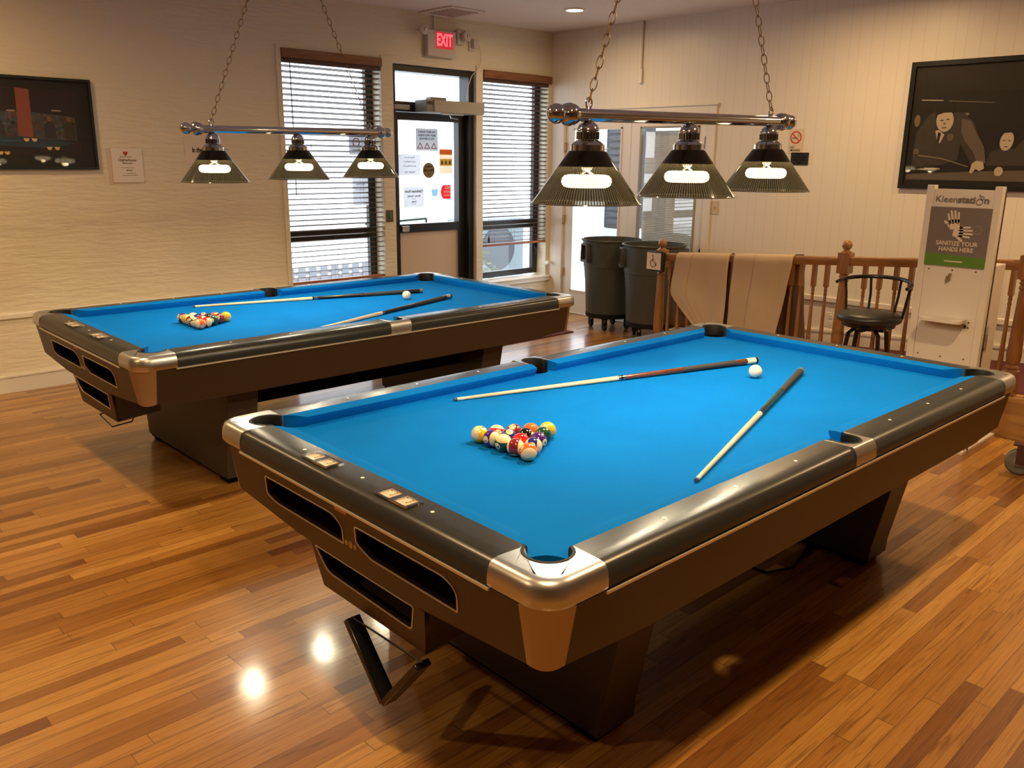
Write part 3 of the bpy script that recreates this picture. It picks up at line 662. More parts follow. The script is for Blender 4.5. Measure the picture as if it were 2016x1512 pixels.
for i, (x, y, e) in enumerate(CANS):
    if i == 4: continue
    o = tag(empty('downlight', (x, y, CEIL)), 'round recessed downlight in the ceiling outside the picture', 'light', 'ceiling downlights outside the picture')
    MB().lathe([(.098, 0), (.098, -.008), (.078, -.012), (.075, -.006)], (0, 0, 0), 32, 'z', False).build('trim_ring', K['trim'], o)
    MB().lathe([(.076, -.004), (.076, -.010)], (0, 0, 0), 32).build('lens', K['canem'], o)
o = tag(empty('wall_conduit', (WX, 5.55, 2.40)), 'painted conduit with a small box high on the panelled wall above the french doors', 'conduit')
MB().tube([(-.012, 0, .10), (-.012, 0, .57)], .009).build('pipe', C_('conduit paint', (.62, .54, .44), .4), o)
MB().box((-.03, -.02, 0), (0, .02, .13)).build('junction_box', K['trim'], o, bevel=.003)

# ------------------------------------------------------------------ pictures
def picture(name, M_, w_, h, fr, label):
    o = tag(empty(name, M_.translation), label, 'picture'); Ml = M_.copy(); Ml.translation = (0, 0, 0)
    mb = MB(); d = .03
    mb.add(curve_mesh([[(-w_ / 2, -h / 2), (w_ / 2, -h / 2), (w_ / 2, h / 2), (-w_ / 2, h / 2)], [(-w_ / 2 + fr, -h / 2 + fr), (w_ / 2 - fr, -h / 2 + fr), (w_ / 2 - fr, h / 2 - fr), (-w_ / 2 + fr, h / 2 - fr)]], d), Ml @ Matrix.Translation((0, 0, d / 2)))
    mb.build('picture_frame', K['frameb'], o, 0, bevel=.004)
    return o, Ml
def flat(parent, name, poly, m, Ml, z, holes=()):
    return place(curve_mesh([poly, *holes], .0008), Ml @ Matrix.Translation((0, 0, z)), name, m, parent)
def ell(cx, cy, a, b, n=24, rot=0):
    c, s = math.cos(R(rot)), math.sin(R(rot)); return [(cx + a * math.cos(t) * c - b * math.sin(t) * s, cy + a * math.cos(t) * s + b * math.sin(t) * c) for t in [2 * PI * k / n for k in range(n)]]
def crowd_mat():
    m, t, b = new_mat('print crowd'); b.inputs['Roughness'].default_value = .6
    tc = t.nodes.new('ShaderNodeTexCoord'); v = t.nodes.new('ShaderNodeTexVoronoi'); v.inputs['Scale'].default_value = 42
    h = t.nodes.new('ShaderNodeHueSaturation'); h.inputs['Saturation'].default_value = .55; h.inputs['Value'].default_value = .13
    t.links.new(tc.outputs['Object'], v.inputs['Vector']); t.links.new(v.outputs['Color'], h.inputs['Color']); t.links.new(h.outputs[0], b.inputs['Base Color']); return m
# left: dark colour print of a generic bar room (generic stand-in)
o, Ml = picture('bar_room_print', wallN(1.66, 1.868, .0), 1.21, .62, .018, 'dark colour print of a bar room in a black frame on the left wall')
flat(o, 'mat_board', rrect(-.59, -.295, .59, .295, .001, 1), K['mattb'], Ml, .012)
flat(o, 'print', rrect(-.50, -.215, .50, .235, .001, 1), C_('print night', (.030, .022, .024)), Ml, .014)
flat(o, 'column', [(.105, -.10), (.195, -.10), (.20, .225), (.115, .232)], C_('print brick', (.30, .085, .055)), Ml, .016)
flat(o, 'counter', [(-.48, -.09), (.10, -.085), (.48, -.125), (.30, -.165), (-.2, -.15)], C_('print teal', (.030, .060, .075)), Ml, .017)
for k, (x, y, a) in enumerate(((.075, .08, .03), (.36, .09, .035), (-.25, .10, .03))): flat(o, 'painted_lamp', ell(x, y, a, .006), C_('print lamp', (.35, .28, .22)), Ml, .017)
for x, y in ((-.02, -.20), (.02, -.20), (.15, -.11), (.20, -.11), (.29, -.165), (.34, -.165), (-.30, -.18)): flat(o, 'painted_lamp_reflection', [(x - .018, y + .01), (x + .018, y + .01), (x + .012, y - .008), (x, y - .012), (x - .012, y - .008)], C_('lamp reflection yellow', (.80, .55, .20)), Ml, .018)  # reflections of the lit lamp shades, painted on the print as yellow shapes
for k in range(9):
    x = -.42 + k * .105 + random.uniform(-.02, .02); y = -.03 + random.uniform(-.01, .03)
    if .08 < x < .2: continue
    flat(o, 'painted_guest', round_poly([(x - .04, -.10), (x + .04, -.10), (x + .032, y), (x, y + .02), (x - .032, y)], .012, 3), C_('print coat %d' % (k % 3), [(.10, .015, .015), (.04, .04, .05), (.05, .045, .03)][k % 3]), Ml, .0165)
    flat(o, 'painted_head', ell(x, y + .035, .014, .018), C_('print skin', (.22, .12, .07)), Ml, .0175)
flat(o, 'painted_crowd', [(-.48, -.08), (.48, -.11), (.48, .05), (.2, .075), (-.48, .07)], crowd_mat(), Ml, .0150)
for k in range(26): flat(o, 'painted_bottle', rrect(-.46 + k * .036, .01, -.452 + k * .036, .04 + .02 * random.random(), .001, 1), C_('print bottle', (.09, .07, .08)), Ml, .0155)
MB().box((-.59, -.29, .020), (.59, .29, .0215), Ml).build('picture_glass', K['pglass'], o, 0)
# right: black and white print of a generic player bending over a table
o, Ml = picture('player_print', wallE(2.315, 1.943, .0), 1.21, .94, .035, 'large black framed print of a man in a dark suit playing pool')
bw = [C_('bw black', (.010, .008, .006)), C_('bw dark', (.048, .038, .028)), C_('bw mid', (.20, .16, .11)), C_('bw light', (.55, .45, .32)), C_('bw grey', (.13, .10, .07))]
flat(o, 'print', rrect(-.57, -.435, .57, .435, .001, 1), bw[0], Ml, .010)
P = lambda x, y: (-.605 + x / 1.0, .47 - y)     # local picture coordinates: x right, y down, metres from top-left
def pf(name, pts, m, z): flat(o, name, [P(*p) for p in pts], m, Ml, z)
pf('light_bar', [(.10, .275), (.26, .283), (.26, .290), (.10, .282)], bw[3], .0115); pf('light_bar', [(.30, .288), (.62, .312), (.62, .317), (.30, .294)], bw[2], .0115)
pf('table_top', [(.05, .83), (.60, .80), (1.17, .78), (1.17, .87), (.05, .87)], bw[4], .0115)
pf('player_coat', [(.08, .78), (.09, .52), (.16, .40), (.22, .36), (.42, .38), (.50, .45), (.56, .58), (.60, .74), (.53, .77), (.46, .66), (.42, .60), (.42, .72), (.30, .76)], bw[1], .0125)
pf('player_sleeve', [(.41, .42), (.48, .44), (.53, .53), (.59, .62), (.62, .74), (.57, .76), (.52, .66), (.45, .58), (.42, .52)], bw[4], .0135)
pf('player_shirt', [(.23, .505), (.255, .50), (.30, .535), (.275, .60), (.25, .575), (.24, .54)], bw[3], .0135)
pf('player_tie', [(.252, .515), (.275, .525), (.265, .595), (.25, .575)], bw[0], .0142)
flat(o, 'player_face', ell(*P(.29, .43), .062, .085, rot=8), bw[3], Ml, .0140)
flat(o, 'player_hair', [P(*p) for p in ((.22, .42), (.215, .36), (.25, .325), (.31, .315), (.345, .34), (.35, .385), (.33, .375), (.28, .375), (.235, .39))], bw[0], Ml, .0150)
for x, y, a, b_ in ((.268, .430, .014, .005), (.312, .425, .014, .005), (.292, .485, .020, .005), (.29, .455, .008, .006)): flat(o, 'player_feature', ell(*P(x, y), a, b_), bw[4], Ml, .0152)
flat(o, 'flower', ell(*P(.345, .555), .024, .028), bw[4], Ml, .0150)
pf('cue', [(.10, .68), (.30, .705), (.50, .765), (.50, .773), (.30, .715), (.10, .690)], bw[2], .0152); pf('cue', [(.12, .792), (.16, .785), (.30, .783), (.30, .790), (.16, .797)], bw[3], .0152)
pf('player_hand', [(.525, .745), (.55, .725), (.60, .73), (.615, .78), (.585, .80), (.555, .785), (.53, .82), (.515, .81)], bw[3], .0156)
flat(o, 'player_hand', ell(*P(.105, .665), .022, .030), bw[4], Ml, .0152)
flat(o, 'ball', ell(*P(.715, .80), .030, .034), bw[3], Ml, .0156)
flat(o, 'watcher_face', ell(*P(.74, .585), .045, .068, rot=-6), bw[3], Ml, .0140); flat(o, 'watcher_hair', [P(*p) for p in ((.69, .55), (.69, .49), (.74, .475), (.80, .49), (.80, .545), (.76, .525), (.71, .53))], bw[0], Ml, .0150)
for x, y, a, b_ in ((.722, .580, .010, .004), (.758, .583, .010, .004), (.74, .625, .014, .004)): flat(o, 'watcher_feature', ell(*P(x, y), a, b_), bw[4], Ml, .0152)
pf('watcher_coat', [(.62, .76), (.64, .66), (.70, .64), (.80, .64), (.86, .56), (.92, .60), (.98, .76)], bw[1], .0130)
flat(o, 'onlooker_face', ell(*P(.085, .43), .022, .045), bw[2], Ml, .0120); flat(o, 'onlooker_face', ell(*P(.44, .39), .018, .012), bw[2], Ml, .0120)
MB().box((-.565, -.43, .018), (.565, .43, .0195), Ml).build('picture_glass', K['pglass'], o, 0)

# ------------------------------------------------------------------ pool table (table frame: nose corner at 0,0 ; x to 2.54 ; y to 1.27)
L_, W_ = 2.54, 1.27
def TS(sx, sy):     # mirror the near-left corner onto the others
    return (lambda x, y: ((x if sx > 0 else L_ - x) - L_ / 2, (y if sy > 0 else W_ - y) - W_ / 2))
ZC, ZR = .757, .800
def arc(cx, cy, r, a0, a1, n): return [(cx + r * math.cos(R(a0 + (a1 - a0) * k / n)), cy + r * math.sin(R(a0 + (a1 - a0) * k / n))) for k in range(n + 1)]
def pool_table():
    o = empty('pool_table', (0, 0, 0))
    hx, hy = L_ / 2, W_ / 2
    # bed with pocket cut-outs
    pts = []
    def corner(sx, sy):
        f = TS(sx, sy); a = [f(*p) for p in [(.030, -.055)] + arc(-.032, -.032, .064, 0 + 5, 85, 8)[0:] + [(-.055, .030)]]
        return a
    c = -.032
    def cut(sx, sy):
        f = TS(sx, sy); return [f(*p) for p in [(.026, -.055)] + arc(c, c, .066, -20, 110, 12) + [(-.055, .026)]]
    def side(sy):
        f = TS(1, sy); return [f(*p) for p in [(1.27 - .058, -.055)] + arc(1.27, -.075, .058, 160, 20, 10) + [(1.27 + .058, -.055)]]
    pts = cut(1, 1)[::-1] + side(1) + cut(-1, 1) + cut(-1, -1)[::-1] + side(-1)[::-1] + cut(1, -1)
    # orientation: go around the table
    MB().prism(pts, ZC - .03, ZC).build('playing_cloth', K['cloth'], o, 0)
    # cushions
    def cushion(p0, p1, inn, e0, e1):
        # p0,p1 ends of the nose line; inn = unit vector pointing outward (toward the rail); e0,e1 back offsets along the line
        p0, p1, inn = Vector(p0), Vector(p1), Vector(inn); d = (p1 - p0).normalized()
        prof = [(0, .793), (.0, .789), (.010, ZC + .012), (.016, ZC + .0005), (.05, ZC + .0005), (.05, ZR), (.03, ZR - .0008), (.008, ZR - .005)]
        def ring(p, e, s): return [(*(p + inn * w_ + d * (e * w_ / .05) * s), z) for w_, z in prof]
        r0 = ring(p0, e0, -1); r1 = ring(p1, e1, 1)
        MB().rings([r0, r1]).build('cushion', K['cloth'], o, 50)
    ce, se, jaw, sj = .064, .012, .098, .0635
    for sy, yy, nn in ((1, -hy, -1), (-1, hy, 1)):
        cushion((-hx + jaw, yy), (-sj, yy), (0, nn), ce, se); cushion((sj, yy), (hx - jaw, yy), (0, nn), se, ce)
    for xx, nn in ((-hx, -1), (hx, 1)): cushion((xx, -hy + jaw), (xx, hy - jaw), (nn, 0), ce, ce)
    # wooden rails
    RO = .167
    prof = [(.05, ZR - .03), (.05, ZR), (.10, ZR + .0005), (.130, ZR - .001), (.146, ZR - .006), (.157, ZR - .015), (.163, ZR - .027), (RO, ZR - .042), (RO - .001, ZR - .058), (RO - .008, ZR - .066), (.10, ZR - .066)]
    def rail(p0, p1, inn, curve0, curve1):
        p0, p1, inn = Vector(p0), Vector(p1), Vector(inn); d = (p1 - p0).normalized()
        # short ends bow slightly like the castings
        def ring(p, s, cv): return [(*(p + inn * w_ + d * s * cv * (w_ - .05)), z) for w_, z in prof]
        MB().rings([ring(p0, 1, curve0), ring(p1, -1, curve1)]).build('rail', K['rail'], o, 30)
    for yy, nn in ((-hy, -1), (hy, 1)):
        rail((-hx + .020, yy), (-.068, yy), (0, nn), 0.05, 0); rail((.068, yy), (hx - .020, yy), (0, nn), 0, 0.05)
    for xx, nn in ((-hx, -1), (hx, 1)): rail((xx, -hy + .020), (xx, hy - .020), (nn, 0), .05, .05)
    # corner castings, panels, pockets
    for sx, sy in ((1, 1), (-1, 1), (-1, -1), (1, -1)):
        f = TS(sx, sy); n = 22
        ro = .080
        outer = [(.0255, -RO)] + [(-.03, -RO)] + arc(-RO + ro, -RO + ro, ro, 270, 180, 16) + [(-RO, -.03), (-RO, .0255)]
        # round corner centre lies at (-RO+ro, -RO+ro)
        inner0 = arc(c, c, .0655, -20, -250, len(outer) - 1)
        m = len(outer)
        inner = [(.0215, -.052)] + arc(c, c, .0655, -14, -256, m - 3) + [(-.052, .0215)]
        V = []
        for (ox, oy), (ix, iy) in zip(outer, inner):
            # direction outward at this outer point
            cx, cy = -RO + ro, -RO + ro
            dv = Vector((ox - cx, oy - cy))
            if ox > cx: dv = Vector((0, -1))
            elif oy > cy: dv = Vector((-1, 0))
            dv.normalize()
            row = [(ix, iy, ZR - .06), (ix, iy, ZR + .0006)]
            for ins, z in ((.034, ZR + .0006), (.020, ZR - .0012), (.009, ZR - .0075), (.003, ZR - .020), (0, ZR - .038), (.0, ZR - .058), (.008, ZR - .068), (.024, ZR - .070)):
                row.append((ox - dv.x * ins, oy - dv.y * ins, z))
            V.append([(*f(x, y), z) for x, y, z in row])
        mb = MB(); mb.rings(V, cap=True, closed=True)
        mb.build('corner_casting', K['alu'], o, 40)
        # tapered corner panel
        rows = []
        for t in [k / 8 for k in range(9)]:
            z = ZR - .069 + (.571 - (ZR - .069)) * t
            a = Vector((-.160 + .028 * t, -.070)); b = Vector((-.070, -.160 + .028 * t)); nrm = Vector((-1, -1)).normalized()
            row = []
            dz = 0
            for k in range(9):
                s = k / 8; p = a.lerp(b, s) + nrm * (.016 * (1 - (2 * s - 1) ** 2)); zz = z - (.008 * (1 - (2 * s - 1) ** 2) if t == 1 else 0)
                row.append((*f(p.x, p.y), zz))
            for k in range(8, -1, -1):
                s = k / 8; p = a.lerp(b, s) - nrm * .012; row.append((*f(p.x, p.y), z))
            rows.append(row)
        MB().rings(rows).build('corner_panel', K['bronze'], o, 40)
        # liner and cup
        mb = MB(); path = arc(c, c, .0595, 25, -295, 22)
        sec = lambda r0, r1, z0, z1: None
        rows = []
        for (x, y) in path:
            dv = Vector((x - c, y - c)).normalized(); row = []
            for rr, z in ((.0525, ZR - .062), (.0525, ZR - .004), (.056, ZR + .0015), (.062, ZR + .0018), (.0655, ZR - .001), (.0655, ZR - .062)):
                row.append((*f(c + dv.x * rr, c + dv.y * rr), z))
            rows.append(row)
        if True:
            rows = [r for r in rows if True]
        keep = []
        for (x, y), r in zip(path, rows):
            if x < .028 and y < .028 and (x + y) < -.012: keep.append(r)
        pl = MB().rings(keep).build('pocket_liner', K['rubber'], o, 40)
        MB().lathe([(.052, ZR - .052), (.050, .66), (.0, .655)], (*f(c, c), 0), 20, 'z', False).build('pocket_cup', K['void'], o)
    for sy in (1, -1):
        f = TS(1, sy); hwid = .068
        outer = [(1.27 - hwid + 2 * hwid * k / 16, -RO) for k in range(17)]
        pc = -.088; pr = .054
        inner = [(1.27 - hwid, -.052), (1.27 - .060, -.052)] + arc(1.27, pc, pr, 168, 372, 12) + [(1.27 + .060, -.052), (1.27 + hwid, -.052)]
        V = []
        for (ox, oy), (ix, iy) in zip(outer, inner):
            row = [(ix, iy, ZR - .06), (ix, iy, ZR)]
            for ins, z in ((.019, ZR + .0004), (.014, ZR - .003), (.007, ZR - .011), (.002, ZR - .024), (0, ZR - .038), (.0, ZR - .058), (.008, ZR - .067), (.03, ZR - .067)):
                row.append((ox, oy + ins, z))
            V.append([(*f(x, y), z) for x, y, z in row])
        MB().rings(V).build('side_casting', K['alu'], o, 40)
        rows = []
        for (x, y) in arc(1.27, pc, .05, 150, 390, 16):
            dv = Vector((x - 1.27, y - pc)).normalized()
            if y > -.05: continue
            rows.append([(*f(1.27 + dv.x * rr, pc + dv.y * rr), z) for rr, z in ((.045, ZR - .062), (.045, ZR - .004), (.048, ZR + .0015), (.052, ZR + .0018), (.0545, ZR), (.0545, ZR - .062))])
        MB().rings(rows).build('pocket_liner', K['rubber'], o, 40)
        MB().lathe([(.046, ZR - .052), (.044, .66), (.0, .655)], (*f(1.27, pc), 0), 18, 'z', False).build('pocket_cup', K['void'], o)
        # short liner arms reaching to the cushions are part of the casting mouth
    # aprons
    # the apron boards lean inward towards the floor: distance from the nose line = .0327 + .174 z
    AK, A0, zt = .174, .0327, .731
    def lean(outx, outy, xd, off=0.0):       # local x along the board, local y = height, local z = thickness
        o_ = Vector((outx, outy, 0)); base = Vector((outx * hx, outy * hy, 0)) + o_ * (A0 + off)
        x = Vector(xd).normalized(); y = Vector((outx * AK, outy * AK, 1)); z = o_
        M_ = Matrix((x, y, z)).transposed().to_4x4(); M_.translation = base; return M_
    def apron(poly, M_, name='apron', holes=()):
        place(curve_mesh([poly, *holes], .018), M_, name, K['apron'], o)
    for sgn in (-1, 1):   # long sides
        apron([(-hx - .070, zt), (-hx - .071, .571), (-hx + .20, .549), (hx - .20, .549), (hx + .071, .571), (hx + .070, zt)][::-1], lean(0, sgn, (1, 0, 0), -.009))
    V_ = lambda v, z: (W_ / 2 - v, z)     # local x to the right seen from outside the foot end
    h1 = round_poly([V_(1.108, .686), V_(1.122, .618), V_(1.066, .602), V_(.676, .602), V_(.664, .660), V_(.706, .688)], [.010, .014, .02, .005, .020, .028])
    h2 = round_poly([V_(.592, .686), V_(.602, .630), V_(.540, .602), V_(.165, .601), V_(.155, .660), V_(.190, .688)], [.010, .014, .02, .005, .020, .028])
    ep = [(-hy - .070, zt), (-hy - .071, .571), (-hy + .31, .531), (hy - .37, .531), (hy + .071, .571), (hy + .070, zt)][::-1]
    Mf = lean(-1, 0, (0, -1, 0), -.009)
    apron(ep, Mf, 'apron', (h1, h2)); apron(ep, lean(1, 0, (0, 1, 0), -.009))
    for h in (h1, h2):
        mb = MB(); pth = [tuple(Mf @ Vector((x, y, .0095))) for x, y in h]; mb.tube(pth, .0028, 6, closed=True); mb.build('slot_trim', K['strip'], o)
        xs = [p[0] for p in h]; x0, x1 = min(xs) - .01, max(xs) + .01
        a = [(x0, .592), (x1, .592), (x1, .70), (x0, .70)]      # open-fronted lining
        me = MB(); me.rings([[tuple(Mf @ Vector((x, z, d))) for x, z in a] for d in (-.0092, -.10)], cap=False); me.bm.faces.new(me.V[-1]); me.build('ball_slot', K['void'], o, 0)
    # bright strips along the apron top
    for sgn in (-1, 1):
        y = sgn * (hy + .163); MB().box((-hx + .02, y - .006, .7270), (hx - .02, y + .0055, .7335)).build('edge_strip', K['strip'], o)
        x = sgn * (hx + .163); MB().box((x - .0060, -hy + .02, .7270), (x + .0060, hy - .02, .7335)).build('edge_strip', K['strip'], o)
    # under-frame, legs
    MB().box((-hx + .01, -hy + .01, .62), (hx - .01, hy - .01, .726)).box((-hx + .10, -hy + .10, .565), (hx - .10, hy - .10, .62)).box((-.77, -.38, .37), (.77, .38, .565)).build('under_frame', K['void'], o, 0)
    for sgn in (-1, 1):
        u0 = -hx + .335; u1 = u0 + .165
        if sgn > 0: u0, u1 = -u1, -u0
        rows = []
        for z, ya, x0, x1 in ((.035, .528, 0, 0), (.10, .532, 0, 0), (.60, .640 - .012, 0, 0)):
            rows.append([(u0, -ya, z), (u1, -ya, z), (u1, ya, z), (u0, ya, z)])
        lg = MB().rings(rows).build('leg', K['leg'], o, 0, bevel=.003)
        MB().box((u0 + .02, -.50, 0), (u1 - .02, -.40, .04)).box((u0 + .02, .40, 0), (u1 - .02, .50, .04)).box((u0 + .01, -.515, .02), (u1 - .01, .515, .04)).build('foot', K['void'], lg)
    # ball return box under the foot end
    bp = [V_(.897, .528), V_(.876, .376), V_(.355, .378), V_(.322, .528)]
    hb = round_poly([V_(.869, .522), V_(.825, .445), V_(.401, .436), V_(.371, .522)], [.004, .03, .016, .004])
    Mb = lean(-1, 0, (0, -1, 0), -.012)
    place(curve_mesh([bp, hb], .016), Mb, 'return_box_front', K['apron'], o)
    MB().tube([tuple(Mb @ Vector((x, y, .0085))) for x, y in hb], .0028, 6, closed=True).build('slot_trim', K['strip'], o)
    fr_ = [tuple(Mb @ Vector((x, y, -.008))) for x, y in bp]; bk = [(-hx + .12, -x, y + .02) for x, y in bp]
    m2 = MB(); m2.rings([fr_, bk], cap=False); m2.bm.faces.new(m2.V[-1]); m2.build('return_box', K['leg'], o, 0)
    # sights
    s = []
    for k in (1, 2, 3, 5, 6, 7):
        for sy in (-1, 1): s.append((-hx + .3175 * k, sy * (hy + .0937)))
    for k in (1, 2, 3):
        for sx in (-1, 1): s.append((sx * (hx + .0937), -hy + .3175 * k))
    for x, y in s: MB().lathe([(.0055, ZR - .001), (.0055, ZR + .0012)], (x, y, 0), 14).build('sight', K['white'], o)
    # score counters on the foot rail
    for v0, v1 in ((.762, .905), (.376, .517)):
        yc = -hy + (v0 + v1) / 2; cx = -hx - .105
        q = MB(); hw, hd = (v1 - v0) / 2, .030
        me = curve_mesh([[(-hw, -hd), (hw, -hd), (hw, hd), (-hw, hd)], [(-hw + .010, -hd + .009), (-.010, -hd + .009), (-.010, hd - .006), (-hw + .010, hd - .006)], [(.010, -hd + .009), (hw - .010, -hd + .009), (hw - .010, hd - .006), (.010, hd - .006)]], .005)
        sc_ = place(me, frame_M((cx, yc, ZR + .0028), (0, 1, 0), (-1, 0, 0)), 'score_counter', K['chrome'], o)
        MB().box((cx - hd + .004, yc - hw + .006, ZR + .0006), (cx + hd - .004, yc + hw - .006, ZR + .0016)).build('counter_window', C_('counter silver', (.60, .52, .40), .25), sc_)
        mb = MB()
        for sgn in (-1, 1):
            mb.lathe([(.016, -.008), (.016, .008)], (cx + .004, yc + sgn * .035, ZR - .0105), 20, 'y')
            mb.tube([(cx + .004 + .0, yc + sgn * .035, ZR + .0055), (cx + .004, yc + sgn * .035 + .004, ZR + .0055)], .001, 5)
        mb.build('counter_wheel', C_('wheel ivory', (.70, .60, .45), .35), sc_)
        mb = MB()
        for sgn in (-1, 1):
            for a, b_ in ((-.012, .012), (.012, .012), (-.012, -.010)): mb.box((cx + b_ - .0015, yc + sgn * .035 + a - .0015, ZR + .0054), (cx + b_ + .0015, yc + sgn * .035 + a + .0015, ZR + .0066))
        mb.build('counter_pin', K['ink'], sc_)
    MB().box((-hx - .1640, -.020, .7135), (-hx - .1500, .040, .7285)).build('name_plate', K['tan'], o)
    mb = MB()
    for a in (-.022, 0, .022): mb.lathe([(.008 if a else .011, -.0), (.008 if a else .011, -.0020)], (-hx - .139, -.0 + a, .612), 14, 'x')
    mb.build('emblem', C_('dull gold', (.42, .27, .09), .4), o)
    return o
T1 = pool_table()
def table_root(px_, py_, th):
    c = Vector((math.cos(th), math.sin(th))) * (L_ / 2) + Vector((-math.sin(th), math.cos(th))) * (W_ / 2)
    return (px_ + c.x, py_ + c.y, 0), th
l1, t1 = table_root(1.331, 1.260, -.01616); l2, t2 = table_root(1.485, 3.925, -.00895)
T1.location = l1; T1.rotation_euler = (0, 0, t1)
T2 = dup(T1, l2, t2)
GT = 'blue pool tables'
tag(T1, 'near blue-cloth pool table with charcoal rails and metal corners, in the foreground', 'pool table', GT)
tag(T2, 'far blue-cloth pool table with charcoal rails, by the window wall', 'pool table', GT)
def at(T, u, v, z): # table coordinates -> world
    loc, th = (l1, t1) if T == 1 else (l2, t2)
    x, y = u - L_ / 2, v - W_ / 2
    return (loc[0] + x * math.cos(th) - y * math.sin(th), loc[1] + x * math.sin(th) + y * math.cos(th), z)
# wire hook under the far table's return box (near one carries the rack)
def hook(parent):
    hx, hy = L_ / 2, W_ / 2
    y = lambda v: -hy + v
    MB().tube([(-hx - .03, y(.63), .385), (-hx - .04, y(.625), .366), (-hx - .10, y(.60), .363), (-hx - .125, y(.345), .363), (-hx - .02, y(.37), .363), (-hx - .01, y(.37), .385)], .0035, 8).build('rack_hook', K['stool'], parent)
hook(T2)
# triangular rack hung on the near table's hook
rk = tag(empty('triangle_rack', (0, 0, 0)), 'black triangular ball rack hanging point down under the near pool table', 'ball rack'); rk.location = at(1, -.108, .51, .157); rk.rotation_euler = (0, 0, t1)
def bar(mb, a, b, w_, d):
    a, b = Vector(a), Vector(b); n = (b - a); L = n.length; ang = math.atan2(n.y, n.x)
    mb.box((0, -w_ / 2, -d / 2), (L, w_ / 2, d / 2), frame_M((0, 0, 0), (0, 1, 0), (0, 0, 1)) @ Matrix.Translation((a.x, a.y, 0)) @ Matrix.Rotation(ang, 4, 'Z'))
mb = MB(); bar(mb, (.190, .188), (.010, .0), .020, .050); bar(mb, (.010, .0), (-.160, .200), .020, .050)
bar(mb, (.190, .190), (-.160, .203), .006, .006)
mb.build('rack_frame', K['stool'], rk, bevel=.006)

# ------------------------------------------------------------------ balls
BR = .028575; LIFT = .0004
COL = {1: (.85, .50, .01), 2: (.015, .02, .20), 3: (.70, .015, .015), 4: (.07, .015, .17), 5: (.85, .14, .02), 6: (.008, .07, .035), 7: (.22, .015, .02), 8: (.006, .006, .006)}
def ball_mat(n):
    base = COL[n if n < 9 else n - 8]; ivory = (.85, .70, .42)
    m, t, b = new_mat('ball %d' % n); b.inputs['Roughness'].default_value = .06; b.inputs['Coat Weight'].default_value = .5
    tc = t.nodes.new('ShaderNodeTexCoord'); sp = t.nodes.new('ShaderNodeSeparateXYZ'); t.links.new(tc.outputs['Object'], sp.inputs[0])
    dot = math_node(t, 'GREATER_THAN', math_node(t, 'ABSOLUTE', sp.outputs[0]), BR * .915)
    if n > 8: dot = math_node(t, 'MAXIMUM', dot, math_node(t, 'GREATER_THAN', math_node(t, 'ABSOLUTE', sp.outputs[2]), BR * .52))
    mx = t.nodes.new('ShaderNodeMix'); mx.data_type = 'RGBA'; mx.inputs['A'].default_value = (*base, 1); mx.inputs['B'].default_value = (*ivory, 1)
    t.links.new(dot, mx.inputs['Factor']); t.links.new(mx.outputs['Result'], b.inputs['Base Color']); return m
NAMES = {1: 'solid yellow', 2: 'solid dark blue', 3: 'solid red', 4: 'solid purple', 5: 'solid orange', 6: 'solid dark green', 7: 'solid maroon', 8: 'black', 9: 'yellow striped', 10: 'blue striped', 11: 'red striped', 12: 'purple striped', 13: 'orange striped', 14: 'green striped', 15: 'maroon striped'}
protos = {}
def sphere_me():
    bm = bmesh.new(); bmesh.ops.create_uvsphere(bm, u_segments=40, v_segments=24, radius=BR); me = bpy.data.meshes.new('ball'); bm.to_mesh(me); bm.free()
    me.polygons.foreach_set('use_smooth', [True] * len(me.polygons)); return me
def make_ball(n):
    me = sphere_me(); me.materials.append(ball_mat(n)); o = bpy.data.objects.new('billiard_ball', me); C.objects.link(o)
    for s in (1, -1):
        t = text_me(str(n), .017, .02, .0004)
        for v in t.vertices:
            p = Vector((BR, v.co.x, v.co.y)).normalized() * (BR + .0001 + (.0002 if v.co.z > 0 else 0)); v.co = (p.x * s, p.y * s, p.z)
        finish('number', t, K['ink'], o, 0)
    return o
for n in range(1, 16): protos[n] = make_ball(n)
def pole_rot(pole, spin=0.0):
    q = Vector((0, 0, 1)).rotation_difference(Vector(pole).normalized()); return (q.to_matrix() @ Matrix.Rotation(R(spin), 3, 'Z')).to_euler()
CAMD = Vector((-.67, -.70, .35))
LAY = {1: [[9, 12, 14, 15, 13], [11, 2, 3, 10], [7, 8, 4], [5, 6], [1]], 2: [[12, 9, 15, 14, 13], [10, 2, 3, 11], [4, 8, 6], [5, 7], [1]]}
POLE = {1: {9: (-.9, .3, .35), 12: (.05, -.9, .1), 14: (-.2, -.2, 1), 15: (.5, -.95, .05), 13: (-.62, -.85, -.25), 11: (.3, .2, .9), 10: (.55, -.8, .0)},
        2: {12: (-.8, .6, .1), 9: (.3, -.9, .2), 15: (.6, -.5, .6), 14: (-.5, -.6, -.4), 13: (-.9, -.1, .1), 10: (-.1, -.2, 1), 11: (.5, -.9, 0)}}
